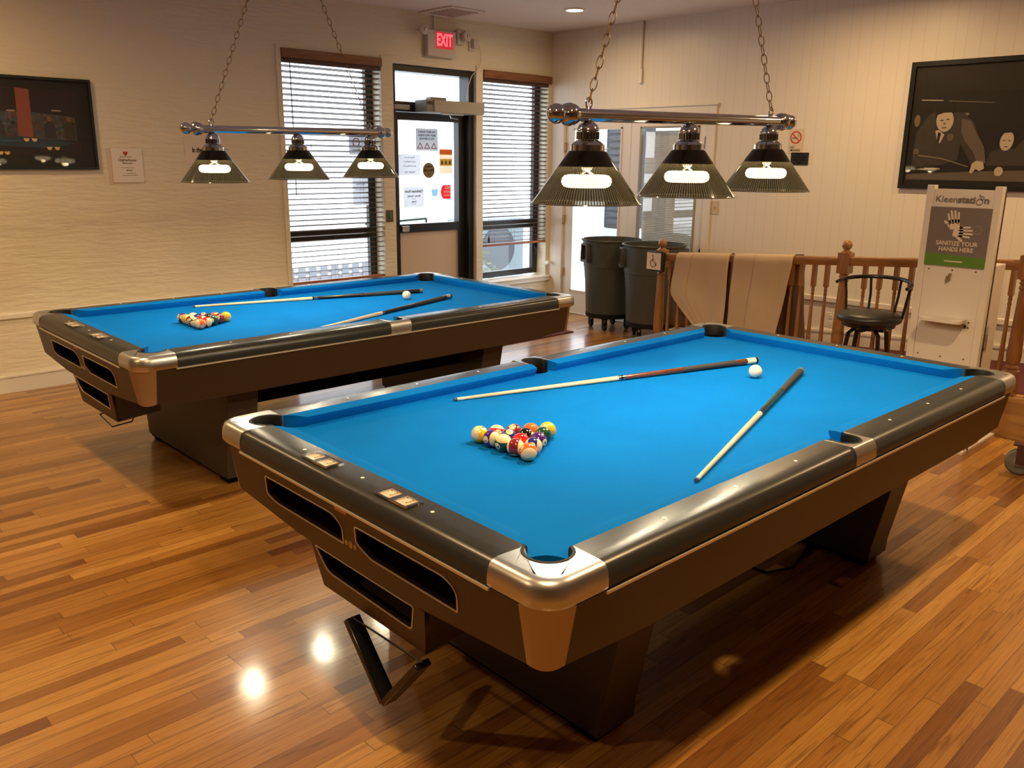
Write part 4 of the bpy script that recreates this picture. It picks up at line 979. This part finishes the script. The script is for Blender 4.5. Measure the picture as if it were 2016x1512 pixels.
for T in (1, 2):
    th = (t1, t2)[T - 1]
    for r, row in enumerate(LAY[T]):
        for k, n in enumerate(row):
            u = .635 - (4 - r) * BR * 1.752; v = .635 + ((len(row) - 1) / 2 - k) * BR * 2.02
            b = protos[n] if T == 1 else dup(protos[n])
            b.location = at(T, u, v, ZC + BR + LIFT)
            pole = POLE[T].get(n)
            b.rotation_euler = pole_rot(pole, random.uniform(0, 360)) if pole else (R(random.uniform(-60, 60)), R(random.uniform(-70, 20)), R(random.uniform(180, 300)))
            if n == 6 and T == 1: b.rotation_euler = (0, R(40), R(45 + 180))
            if n == 4 and T == 1: b.rotation_euler = (0, R(0), R(-85))
            tag(b, '%s ball in the racked triangle on the %s pool table' % (NAMES[n], 'near' if T == 1 else 'far'), 'ball', 'racked balls on the %s table' % ('near' if T == 1 else 'far'))
ivory = mat('cue ball ivory', (.88, .80, .62), .07, coat=.5)
for T, (u, v) in ((1, (1.907, .634)), (2, (1.889, .630))):
    me = sphere_me(); me.materials.append(ivory); o = bpy.data.objects.new('cue_ball', me); C.objects.link(o); o.location = at(T, u, v, ZC + BR + LIFT)
    tag(o, 'plain white cue ball on the %s pool table' % ('near' if T == 1 else 'far'), 'ball', 'cue balls')

# ------------------------------------------------------------------ cues
maple = grain('maple shaft', (.66, .50, .30), (.80, .64, .42), .25, 'x'); ferr = C_('ferrule', (.75, .68, .55), .3); tipm = C_('blue tip', (.06, .09, .14), .9)
def cue(T, p0, p1, segs, label):
    a = at(T, *p0, ZC); b = at(T, *p1, ZC); L = (Vector(b) - Vector(a)).length; ang = math.atan2(b[1] - a[1], b[0] - a[0])
    a = (a[0], a[1], a[2] + .0004); o = tag(empty('pool_cue', a, ang), label, 'cue', 'pool cues lying on the tables')
    rad = lambda s: .0064 + (.0150 - .0064) * min(1, s / L) ** 1.0
    cz = lambda s: .0064 + (.0150 - .0064) * s / L
    for name, s0, s1, m in segs:
        s0 *= L; s1 *= L; mb = MB(); k = 3
        mb.tube([(s0 + (s1 - s0) * i / k, 0, cz(s0 + (s1 - s0) * i / k)) for i in range(k + 1)], [rad(s0 + (s1 - s0) * i / k) * (1.0 if name != 'wrap' else 1.02) for i in range(k + 1)], 16)
        mb.build(name, m, o, 40)
    return o
rose = grain('rosewood', (.09, .025, .012), (.17, .05, .022), .2, 'x', coat=.5); blk = C_('cue black', (.010, .010, .012), .2); green = C_('cue green', (.008, .035, .025), .25); wrp = mat('linen wrap', (.028, .026, .026), .65, bump=.4, bscale=300)
ivr = C_('cue ivory', (.85, .76, .50), .3); slv = K['chrome']
base = [('tip', 0, .008, tipm), ('ferrule', .008, .026, ferr)]
cue(1, (.684, 1.192), (2.150, .778), base + [('shaft', .026, .495, maple), ('joint_collar', .495, .502, slv), ('joint_collar', .502, .510, blk), ('joint_collar', .510, .516, slv), ('forearm', .516, .72, rose), ('wrap', .72, .915, wrp), ('butt_sleeve', .915, .955, rose), ('butt_ring', .955, .958, slv), ('butt_cap', .958, .992, ivr), ('bumper', .992, 1, blk)],
    'rosewood-butted pool cue with ivory cap, on the near table')
cue(1, (.672, .062), (2.122, .538), base + [('shaft', .026, .49, maple), ('joint_collar', .49, .505, ivr), ('forearm', .505, .565, blk), ('forearm', .565, .74, green), ('wrap', .74, .985, wrp), ('bumper', .985, 1, C_('grey bumper', (.12, .14, .14), .5))],
    'pool cue with dark green and black butt, on the near table')
cue(2, (.688, 1.204), (2.143, .793), base + [('shaft', .026, .49, maple), ('joint_collar', .49, .498, blk), ('joint_collar', .498, .512, slv), ('forearm', .512, .72, blk), ('wrap', .72, .91, wrp), ('butt_sleeve', .91, .985, blk), ('bumper', .985, 1, C_('grey bumper', (.12, .14, .14), .5))],
    'black-butted pool cue on the far table behind the cue ball')
cue(2, (.745, .04), (2.146, .486), base + [('shaft', .026, .49, maple), ('joint_collar', .49, .505, slv), ('forearm', .505, .72, blk), ('wrap', .72, .93, wrp), ('butt_sleeve', .93, .96, blk), ('butt_cap', .96, .99, K['alu']), ('bumper', .99, 1, blk)],
    'black-butted pool cue on the far table reaching over the near side rail')

# ------------------------------------------------------------------ hanging billiard lamps
def lamp_fixture(name_loc, rz, span, tilt, ax, label):
    o = tag(empty('billiard_lamp', name_loc, rz), label, 'lamp', 'three-shade lamps over the tables')
    zt = lambda x: x * tilt
    hw = span / 2 + .056
    mb = MB()
    mb.tube([(-hw, 0, zt(-hw)), (hw, 0, zt(hw))], .0205, 20); mb.build('bar', K['chrome'], o)
    for s in (-1, 1):
        prof = [(.021, hw), (.026, hw + .004), (.026, hw + .010), (.030, hw + .012), (.033, hw + .020), (.033, hw + .026), (.036, hw + .036), (.033, hw + .050), (.024, hw + .056), (.016, hw + .060)]
        n = 10
        for k in range(1, n): a = PI * k / n; prof.append((.031 * math.sin(a) if k > 1 else .016, hw + .094 - .031 * math.cos(a)))
        prof.append((.001, hw + .125))
        MB().lathe([(r, h * s) for r, h in prof], (0, 0, zt(hw * s)), 24, 'x').build('finial', K['chrome'], o, 50)
    for s, ca in ((-1, ax[0]), (1, ax[1])):
        x = s * span / 2; top = Vector((ca, 0, CEIL - name_loc[2])); bot = Vector((x, 0, zt(x) + .044))
        mb = MB(); mb.tube([(x + .014 * math.cos(a), 0, zt(x) + .037 + .017 * math.sin(a)) for a in [2 * PI * k / 14 for k in range(14)]], .0027, 6, closed=True)
        mb.lathe([(.010, .018), (.008, .026), (.004, .028)], (x, 0, zt(x)), 12); mb.build('hanging_loop', K['chrome'], o)
        d = (top - bot); Lc = d.length; d.normalize(); nl = int(Lc / .036); step = Lc / nl
        mb = MB(); side1 = d.cross(Vector((0, 1, 0))).normalized(); side2 = Vector((0, 1, 0))
        for k in range(nl):
            c0 = bot + d * (step * (k + .5)); sv = side1 if k % 2 else side2
            if k % 2: sv = (side1 * .8 + side2 * .6).normalized()
            else: sv = (side2 * .8 - side1 * .6).normalized()
            pts = []
            for j in range(14):
                a = 2 * PI * j / 14; q = c0 + d * (.0225 * math.cos(a)) + sv * (.0105 * math.sin(a)); pts.append(tuple(q))
            mb.tube(pts, .0019, 6, closed=True)
        mb.build('chain', K['chain'], o)
        MB().lathe([(.004, -.03), (.03, -.008), (.032, 0)], (ca, 0, CEIL - name_loc[2]), 18).build('ceiling_hook', K['chain'], o)
    for k in (-1, 0, 1):
        x = k * span / 2; z0 = zt(x)
        prof = [(.010, -.018), (.018, -.021), (.030, -.030), (.036, -.043), (.0365, -.047), (.033, -.049)]
        for j in range(3): prof += [(.034, -.051), (.034, -.074)][j % 2:j % 2 + 1]
        prof += [(.033, -.076), (.037, -.078), (.046, -.084), (.055, -.092), (.055, -.112), (.050, -.114), (.050, -.116)]
        h = MB().lathe(prof, (x, 0, z0), 28).build('lamp_holder', K['chrome'], o, 45)
        mb = MB()
        for j in range(22):
            a = 2 * PI * j / 22; mb.tube([(x + .035 * math.cos(a), .035 * math.sin(a), z0 - .051), (x + .035 * math.cos(a), .035 * math.sin(a), z0 - .074)], .0022, 5)
        mb.build('ribbed_collar', K['chrome'], h)
        MB().tube([(x + .05, -.01, z0 - .103), (x + .082, -.014, z0 - .103), (x + .083, -.014, z0 - (.06 if k == 0 else .101))], .002, 6).build('switch_key', K['chrome'], h)
        zr, zs = z0 - .275, z0 - .110
        sh = MB().lathe([(.058, zs), (.062, zs - .003), (.178, zr)], (0, 0, 0), 96, 'z', False).build('lamp_shade', K['shade'], o, 45, loc=(x, 0, 0))
        MB().tube([(.1785 * math.cos(a), .1785 * math.sin(a), zr) for a in [2 * PI * j / 64 for j in range(64)]], .0022, 8, closed=True).build('shade_rim', K['rimg'], sh)
        MB().lathe([(.012, zs - .001), (.054, zs - .002), (.094, zs - .050), (.092, zs - .050), (.052, zs - .004), (.012, zs - .003)], (x, 0, 0), 48, 'z', False).build('light_blocking_cup', K['void'], o)  # added opaque cup that keeps the lamp's light off the upper shade
        mb = MB(); mb.tube([(x + .062 * math.cos(a), .062 * math.sin(a), z0 - .205) for a in [2 * PI * j / 32 for j in range(32)]], .0205, 12, closed=True)
        mb.build('light_tube', K['bulb'], o)
        MB().lathe([(.016, z0 - .110), (.018, z0 - .165), (.008, z0 - .175)], (x, 0, 0), 14).tube([(x - .055, 0, z0 - .195), (x, 0, z0 - .17), (x + .055, 0, z0 - .195)], .004, 6).build('socket', C_('socket white', (.7, .68, .6), .4), o)
        # the lamp's own light
        wl = Matrix.Rotation(rz, 4, 'Z') @ Vector((x, 0, 0))
        light('billiard_lamp_light', 'POINT', (name_loc[0] + wl.x, name_loc[1] + wl.y, name_loc[2] + z0 - .222), LAMP_W, (1.0, .84, .58), shadow_soft_size=.03)
    return o
lamp_fixture((2.705, 1.90, 1.812), 0.0, 1.11, .020, (-.12, .05), 'chrome lamp bar with three smoked glass shades hanging over the near pool table')
lamp_fixture((2.68, 4.625, 1.810), R(6.7), 1.11, .016, (-.07, .0), 'chrome lamp bar with three smoked glass shades hanging over the far pool table')

# ------------------------------------------------------------------ ramp, railing
RX = 5.90
ys = [4.6, 3.63, 1.4, -3.2]
def ramp_prism(x0, x1, dz=0.0, base=0.0, name='ramp', m=None):
    rows = [[(x0, y, base), (x1, y, base), (x1, y, max(ramp_z(y), .002) + dz), (x0, y, max(ramp_z(y), .002) + dz)] for y in ys]
    return MB().rings(rows).build(name, m, None, 0)
struct(ramp_prism(5.80, WX - .0, 0, 0, 'ramp_floor', K['ledge']))
cp = ramp_prism(5.965, WX - .026, .006, .0, 'ramp_carpet', K['maroon']); tag(cp, 'maroon carpet running up the ramp behind the oak railing', 'carpet')
# wooden face board of the ramp, with grain
rows = [[(5.775, y, 0), (5.80, y, 0), (5.80, y, max(ramp_z(y), .002) + .012), (5.775, y, max(ramp_z(y), .002) + .012)] for y in ys]
struct(MB().rings(rows).build('trim_6', grain('oak face board', (.26, .125, .040), (.40, .21, .070), .35, 'y', .6), None, 0))
rail_z = lambda y: .92 + .068 * (4.258 - y)
rg = tag(empty('oak_railing', (RX, 3.0, .1)), 'golden oak railing with turned balusters along the ramp', 'railing')
def loc_(v): return (v[0] - RX, v[1] - 3.0, v[2] - .1)
def hand(y0, y1):
    rows = []
    for y in (y0, y1):
        z = rail_z(y) - .1
        rows.append([(x, y - 3.0, z + dz) for x, dz in ((-.020, -.062), (.020, -.062), (.026, -.040), (.030, -.020), (.026, -.006), (.014, 0), (-.014, 0), (-.026, -.006), (-.030, -.020), (-.026, -.040))])
    MB().rings(rows).build('handrail', K['oakY'], rg, 40)
hand(4.30, 2.79); hand(2.71, 1.64); hand(1.56, .2)
def turned(mb, y, z0, z1, s, top, botm, fr):
    # square blocks at both ends and a turned shaft between
    h = s / 2; c = (RX - RX, y - 3.0, 0)
    mb.box((c[0] - h, c[1] - h, z1 - top - .1), (c[0] + h, c[1] + h, z1 - .1)); mb.box((c[0] - h, c[1] - h, z0 - .1), (c[0] + h, c[1] + h, z0 + botm - .1))
    a, b = z0 + botm - .1, z1 - top - .1; H = b - a
    prof = [(h * .95, a), (h * .70, a + .012), (h * 1.0, a + .022), (h * .6, a + .040), (h * .95, a + .06), (h * 1.05, a + .10), (h * .72, b - .075), (h * .60, b - .070), (h * .85, b - .055), (h * .62, b - .038), (h * .90, b - .025), (h * .65, b - .012), (h * .98, b)]
    prof = [(r, zz) for r, zz in prof]
    mb.lathe(prof, c, 16)
bys = [4.25 - .1 * k for k in range(12)] + [3.075, 2.976, 2.879] + [2.602, 2.496, 2.386, 2.286, 2.185, 2.083, 1.98, 1.877, 1.775, 1.672] + [1.49 - .103 * k for k in range(13)]
bys = sorted(set(round(y, 3) for y in bys if not (3.0 < y < 3.14 and y != 3.075)), reverse=True)
for y in bys:
    mb = MB(); turned(mb, y, ramp_z(y), rail_z(y) - .055, .030, .165, .10, 0); mb.build('baluster', K['oak'], rg, 35)
for y in (4.343, 2.753, 1.60):
    mb = MB(); zt_ = rail_z(y) + .028; turned(mb, y, ramp_z(y), zt_, .083, .145, .16, 0)
    c = (0, y - 3.0, 0); zz = zt_ - .1
    mb.lathe([(.040, zz), (.034, zz + .006), (.030, zz + .010), (.022, zz + .014), (.017, zz + .022)] + [(.036 * math.sin(PI * k / 10), zz + .052 - .036 * math.cos(PI * k / 10)) for k in range(2, 10)] + [(.001, zz + .088)], c, 24)
    mb.build('newel_post', K['oak'], rg, 35)
# access sign on the first newel
o = tag(empty('access_sign', (RX - .045, 4.36, .85)), 'square white wheelchair sign in a black frame on the left newel post', 'sign')
Ml = frame_M((0, 0, 0), (0, -1, 0), (0, 0, 1)) @ Matrix.Identity(4)
MB().box((-.088, -.080, 0), (.088, .080, .030), Ml).build('sign_frame', K['frameb'], o, bevel=.003)
MB().box((-.080, -.070, .030), (.062, .070, .033), Ml).build('sign_face', C_('sign white face', (.80, .68, .56), .4), o)
mb = MB(); M3 = Ml @ Matrix.Translation((-.012, 0, .0345))
def T3(pts): return [tuple(M3 @ Vector((x, y, 0))) for x, y in pts]
mb.tube(T3(arc(.0, -.018, .030, 110, 370, 14)), .0026, 6); mb.tube(T3([(-.006, .036), (-.004, -.004), (.016, -.004), (.026, -.034), (.034, -.031)]), .0028, 6); mb.tube(T3([(-.005, .014), (.014, .014)]), .0024, 6); mb.sphere(M3 @ Vector((-.007, .045, 0)), .0055, 10, 8)
mb.build('wheelchair_symbol', K['ink'], o)

# beige table covers over the railing
def cover(y0, y1, left, right, zlow, label, seed, bl):
    rnd = random.Random(seed); ph = rnd.random() * 6
    yc = (y0 + y1) / 2; o = tag(empty('table_cover', (RX, yc, rail_z(yc))), label, 'cover', 'beige covers over the railing')
    def surf(back):
        rows = []; n = 36
        ts = [0, .02, .04, .07] + [.1 + .9 * k / 14 for k in range(15)]
        for t in ts:
            row = []
            for k in range(n + 1):
                s = k / n
                if not back: ya, yb = y0 + right(t), y1 + left(t)
                else: ya, yb = y0 - (.045 + .06 * t if seed == 5 else 0), y1 + (.04 + .05 * t if seed == 3 else 0)
                y = ya + (yb - ya) * s; zr = rail_z(y) + .004
                drop = t * (zr - zlow)
                fold = .007 * math.sin(s * 9 + ph) + .003 * math.sin(s * 23 + ph * 2) + .006 * math.sin(t * 9 + s * 4)
                if t < .05: x = {0: 0, .02: .022, .04: .036}[t]; dz = {0: .004, .02: -.001, .04: -.015}[t]
                else: x = .040 + fold * min(1, t * 3) + .025 * t; dz = -drop
                x = -x if not back else max(.036, x)
                row.append((x, y - yc, zr + dz - rail_z(yc)))
            rows.append(row)
        return rows
    for back, m, nm in ((False, K['cover'], 'front_drop'), (True, K['coverb'], 'rear_drop')):
        mb = MB(); mb.rings(surf(back), cap=False, closed=False)
        q = mb.build(nm, m, o, 60); s = q.modifiers.new('thick', 'SOLIDIFY'); s.thickness = .004; s.offset = 0
    mb = MB(); rs = surf(False); k = int(36 * bl)
    mb.tube([(r[k][0] - .003, r[k][1], r[k][2]) for r in rs], .0022, 5); mb.build('seam', C_('seam brown', (.38, .27, .17), .8), o)
    return o
cover(3.672, 4.165, lambda t: .035 * math.sin(min(1, t * 1.6) * PI * .6) - (.42 * max(0, t - .52) ** 1.25 * 1.9), lambda t: -.01 * t, .30, 'left beige table cover with a curved lower edge hung over the oak railing', 3, .70)
cover(3.135, 3.630, lambda t: .012 * t, lambda t: .10 * max(0, t - .1), .30, 'right beige table cover hanging straight over the oak railing', 5, .64)

# ------------------------------------------------------------------ grey wheeled bins
def bin_(x, y, rz, label):
    o = tag(empty('trash_bin', (x, y, 0), rz), label, 'bin', 'grey wheeled bins')
    z0, z1 = .165, .905
    MB().lathe([(.232, z0), (.238, z0 + .02), (.262, z0 + .46), (.275, z0 + .47), (.289, z1 - .02), (.300, z1 - .018), (.304, z1 - .005), (.298, z1), (.284, z1 - .002), (.270, z0 + .47), (.225, z0 + .03), (.001, z0 + .025)], (0, 0, 0), 48, 'z', False).build('body', K['bin'], o, 40)
    for s in (-1, 1):
        M_ = Matrix.Rotation(R(90 + 90 * s), 4, 'Z')
        me = curve_mesh([[(-.062, -.105), (.062, -.105), (.052, .075), (-.052, .075)], [(-.045, -.080), (.045, -.080), (.040, .06), (-.040, .06)]], .045)
        mb = MB(); mb.add(me, M_ @ frame_M((.300, 0, z1 - .115), (0, 1, 0), (0, 0, 1))); mb.box((.275, -.05, z1 - .20), (.29, .05, z1 - .05), M_)
        mb.build('handle', K['bin'], o, 0, bevel=.004)
    MB().lathe([(.235, .125), (.240, .135), (.240, .168), (.225, .170)], (0, 0, 0), 36).build('dolly', K['rubber'], o)
    for k in range(4):
        a = R(45 + 90 * k); cx, cy = .185 * math.cos(a), .185 * math.sin(a)
        w_ = MB().lathe([(.010, -.012), (.034, -.012), (.038, -.008), (.038, .008), (.034, .012), (.010, .012)], (cx, cy, .038), 18, 'x').build('caster', K['rubber'], o)
        MB().box((cx - .020, cy - .02, .045), (cx - .014, cy + .02, .125)).box((cx + .014, cy - .02, .045), (cx + .020, cy + .02, .125)).box((cx - .02, cy - .02, .108), (cx + .02, cy + .02, .125)).build('caster_fork', K['rubber'], w_)
    return o
bin_(6.70, 5.56, R(-18), 'left grey wheeled bin with square handle in front of the french doors')
bin_(6.60, 4.955, R(-42), 'right grey wheeled bin standing behind the wheelchair sign post')

# ------------------------------------------------------------------ bar stool
st = tag(empty('bar_stool', (5.20, 2.238, 0), 0), 'black round-seated bar stool with spindle back in front of the oak railing', 'stool')
sz = .765
MB().lathe([(.02, sz - .050), (.175, sz - .048), (.186, sz - .040), (.191, sz - .022), (.186, sz - .010), (.17, sz + .004), (.08, sz + .010), (.001, sz + .011)], (0, 0, 0), 40, 'z', False).build('seat', K['vinyl'], st, 50)
MB().lathe([(.155, sz - .075), (.158, sz - .05)], (0, 0, 0), 32).lathe([(.07, sz - .100), (.09, sz - .075)], (0, 0, 0), 20).box((-.10, -.012, sz - .105), (.10, .012, sz - .085)).box((-.012, -.10, sz - .105), (.012, .10, sz - .085)).build('swivel', K['stool'], st)
rp = []
for k in range(19):
    a = R(-98 + 196 * k / 18); rp.append((.205 * math.cos(a), .218 * math.sin(a), .972 - .030 * (abs(k - 9) / 9) ** 2))
MB().tube(rp, [.012 if 0 < k < 18 else .010 for k in range(19)], 10).build('backrest_rail', K['stool'], st)
for a in (-72, -26, 26, 72):
    t_ = R(a); MB().tube([(.180 * math.cos(t_), .185 * math.sin(t_), sz - .02), (.205 * math.cos(t_), .20 * math.sin(t_), sz + .10), (.205 * math.cos(t_) * .99, .216 * math.sin(t_), .965)], .0085, 8).build('spindle', K['stool'], st)
for a in (45, 135, 225, 315):
    t_ = R(a + 8); c_, s_ = math.cos(t_), math.sin(t_)
    MB().tube([(.085 * c_, .085 * s_, sz - .09), (.125 * c_, .125 * s_, sz - .12), (.215 * c_, .215 * s_, .012)], .0135, 8).lathe([(.016, 0), (.016, .02)], (.216 * c_, .216 * s_, 0), 12).build('leg', K['stool'], st)
MB().tube([(.178 * math.cos(2 * PI * k / 28), .178 * math.sin(2 * PI * k / 28), .22) for k in range(28)], .009, 8, closed=True).build('foot_ring', K['stool'], st)

# ------------------------------------------------------------------ hand sanitiser stand
ks = tag(empty('sanitizer_stand', (5.25, 1.806, 0)), 'tall white hand sanitizer stand with a green and grey poster beside the bar stool', 'stand')
ang = math.atan2(.4, -.06)       # panel's local x (viewer's right) direction is the reverse of this
xd = (0, -1, 0)
Mk = frame_M((0, 0, 0), xd, (0, 0, 1))
def kb(x0, y0, z0, x1, y1, z1, name, m, bev=.002):
    return MB().box((x0, y0, z0), (x1, y1, z1), Mk).build(name, m, ks, bevel=bev)
kb(-.160, .0, -.004, .160, 1.525, .0, 'front_panel', K['kiosk'])
kb(-.202, .0, -.045, -.160, 1.545, .006, 'side_flange', K['kiosk'], .003); kb(.160, .0, -.045, .202, 1.545, .006, 'side_flange', K['kiosk'], .003)
kb(.198, .0, -.052, .206, 1.53, -.040, 'edge_gasket', K['kback'])
kb(-.19, .02, -.25, .198, 1.108, -.045, 'cabinet', K['kiosk'], .004)
kb(-.20, .0, -.57, .205, .020, .03, 'base_plate', K['kiosk'])
kb(.10, .745, -.0, .115, .765, .004, 'latch', K['kback'])
poster = kb(-.165, 1.093, .0065, .165, 1.425, .008, 'poster', C_('poster taupe', (.155, .125, .115), .45), 0)
def kflat(loops, z, name, m, parent=poster): return place(curve_mesh(loops, .0006), Mk @ Matrix.Translation((0, 0, z)), name, m, parent)
kflat([[(-.165, 1.093), (.165, 1.093), (.165, 1.150), (-.165, 1.162)]], .0086, 'green_band', C_('poster green', (.085, .20, .012), .5))
kflat([rrect(-.055, 1.117, .045, 1.124, .003, 2)], .0092, 'white_dash', C_('poster white', (.62, .52, .40), .5))
for s, y in (('SANITIZE YOUR', 1.222), ('HANDS HERE', 1.188)): place(text_me(s, .034, .022, .0006, sx=.92), Mk @ Matrix.Translation((0, y, .0092)), 'lettering', C_('poster white', (.62, .52, .40), .5), poster)
# two hands pictogram
HW = C_('poster white', (.62, .52, .40), .5)
def fingers(cx, cy, rot, sc, flip=1):
    c, s = math.cos(R(rot)), math.sin(R(rot)); out = []
    def tr(p): x, y = p[0] * sc * flip, p[1] * sc; return (cx + x * c - y * s, cy + x * s + y * c)
    out.append([tr(p) for p in round_poly([(-.030, -.035), (.028, -.030), (.030, .022), (-.030, .026)], .010, 4)])
    for k, (x, l, lean) in enumerate(((-.0235, .066, -.10), (-.008, .080, -.03), (.008, .078, .03), (.023, .064, .10))):
        w_ = .0058; out.append([tr(p) for p in round_poly([(x - w_, .0), (x + w_, .0), (x + w_ + l * lean, l), (x - w_ + l * lean, l)], .0055, 4)])
    out.append([tr(p) for p in round_poly([(-.030, -.022), (-.026, .002), (-.052, .030), (-.060, .020)], .006, 4)])
    return out
mb = MB()
for lp in fingers(-.025, 1.335, 12, .95): mb.add(curve_mesh([lp], .0006), Mk @ Matrix.Translation((0, 0, .0092)))
mb.build('hand_pictogram', HW, poster, 0)
mb = MB()
for lp in fingers(.005, 1.290, -90, .95, -1): mb.add(curve_mesh([lp], .0006), Mk @ Matrix.Translation((0, 0, .0108)))
mb.build('hand_pictogram', HW, poster, 0)
kflat([arc(-.030, 1.285, .058, 60, 190, 12) + arc(-.030, 1.285, .053, 190, 60, 12)], .0100, 'divider_arc', K['poster taupe'])
kflat([circ(.10, 1.305, .026), circ(.10, 1.305, .020)], .0086, 'pale_ring', C_('ring taupe', (.20, .165, .15), .5))
def fit_text(t, x0, x1, y, size, bold, m):
    me = text_me(t, size, bold, .0006, 'LEFT'); xs = [v.co.x for v in me.vertices]; a, b_ = min(xs), max(xs)
    me.transform(Matrix.Translation((x0, 0, 0)) @ Matrix.Diagonal(((x1 - x0) / (b_ - a), 1, 1, 1)) @ Matrix.Translation((-a, 0, 0)))
    place(me, Mk @ Matrix.Translation((0, y, .0062)), 'lettering', m, ks)
LG = C_('logo grey', (.16, .14, .12), .5)
fit_text('Kleen', -.144, -.028, 1.468, .050, 0, LG); fit_text('stati', -.025, .068, 1.468, .050, .03, LG); fit_text('n', .113, .139, 1.468, .050, .03, LG)
mb = MB()
for cx, cy, r_ in ((.090, 1.460, .0175), (.102, 1.482, .010), (.088, 1.494, .005)): mb.add(curve_mesh([circ(cx, cy, r_, 20), circ(cx, cy, r_ - .0035, 20)], .0006), Mk @ Matrix.Translation((0, 0, .0062)))
mb.build('bubble_rings', K['logo grey'], ks, 0)
mb = MB(); mb.add(curve_mesh([rrect(-.118, -.0, .115, .125, .03, 5)], .018), Mk @ Matrix.Translation((0, .790, .0)) @ Matrix.Rotation(R(90), 4, 'X') )
mb.build('drip_tray', K['kiosk'], ks, 0, bevel=.004)
for x, y in ((-.135, 1.068), (-.005, 1.070), (.122, 1.072), (-.135, .560), (-.005, .562), (.124, .565), (.124, .781), (.124, .751)):
    MB().sphere(Mk @ Vector((x, y, .001)), .005, 8, 6).build('screw', C_('screw bronze', (.12, .07, .03), .4), ks)
mb = MB(); mb.tube([tuple(Mk @ Vector(p)) for p in ((-.012, 1.045, 0), (-.012, 1.045, .012))], .008, 10); mb.box((-.020, 1.010, .012), (-.006, 1.048, .014), Mk); mb.box((-.030, 1.000, .014), (-.018, 1.036, .016), Mk)
mb.build('key', C_('key brass', (.22, .15, .07), .35), ks)
MB().box((.203, .64, -.075), (.212, .76, -.045), Mk).tube([tuple(Mk @ Vector(p)) for p in ((.212, .62, -.05), (.215, .66, -.045), (.212, .72, -.05))], .007, 8).build('hinge_bracket', K['alu'], ks)

# ------------------------------------------------------------------ floor things
tag(MB().box((4.85, 5.62, .0), (6.24, 6.60, .010)).build('entrance_mat', K['maroon'], bevel=.004), 'maroon entrance mat on the floor inside the black door', 'mat')
cw = tag(empty('caster_wheel', (5.12, 1.275, 0), R(12)), 'grey rubber caster wheel on the floor at the right edge of the picture', 'wheel')
MB().lathe([(.030, -.016), (.064, -.018), (.075, -.010), (.075, .010), (.064, .018), (.030, .016)], (0, 0, .075), 32, 'x').build('tyre', C_('grey rubber', (.15, .14, .12), .6), cw)
MB().lathe([(.001, -.024), (.012, -.022), (.030, -.018), (.032, .018), (.001, .022)], (0, 0, .075), 24, 'x').build('hub', C_('hub grey', (.22, .21, .19), .4), cw)
MB().box((-.034, -.025, .07), (-.028, .02, .175)).box((.028, -.025, .07), (.034, .02, .175)).box((-.034, -.06, .170), (.034, .04, .180)).build('fork', C_('fork maroon', (.06, .02, .018), .5), cw)
cab = MB().tube([(3.95, 1.75, .30), (3.85, 1.60, .12), (3.78, 1.545, .008), (3.60, 1.56, .007), (3.44, 1.63, .007), (3.28, 1.58, .007), (3.14, 1.55, .007), (3.02, 1.60, .007), (3.02, 1.75, .007), (3.2, 1.95, .007)], .006, 8).build('black_cable', K['rubber'])
tag(cab, 'black cable lying on the floor under the near pool table', 'cable')
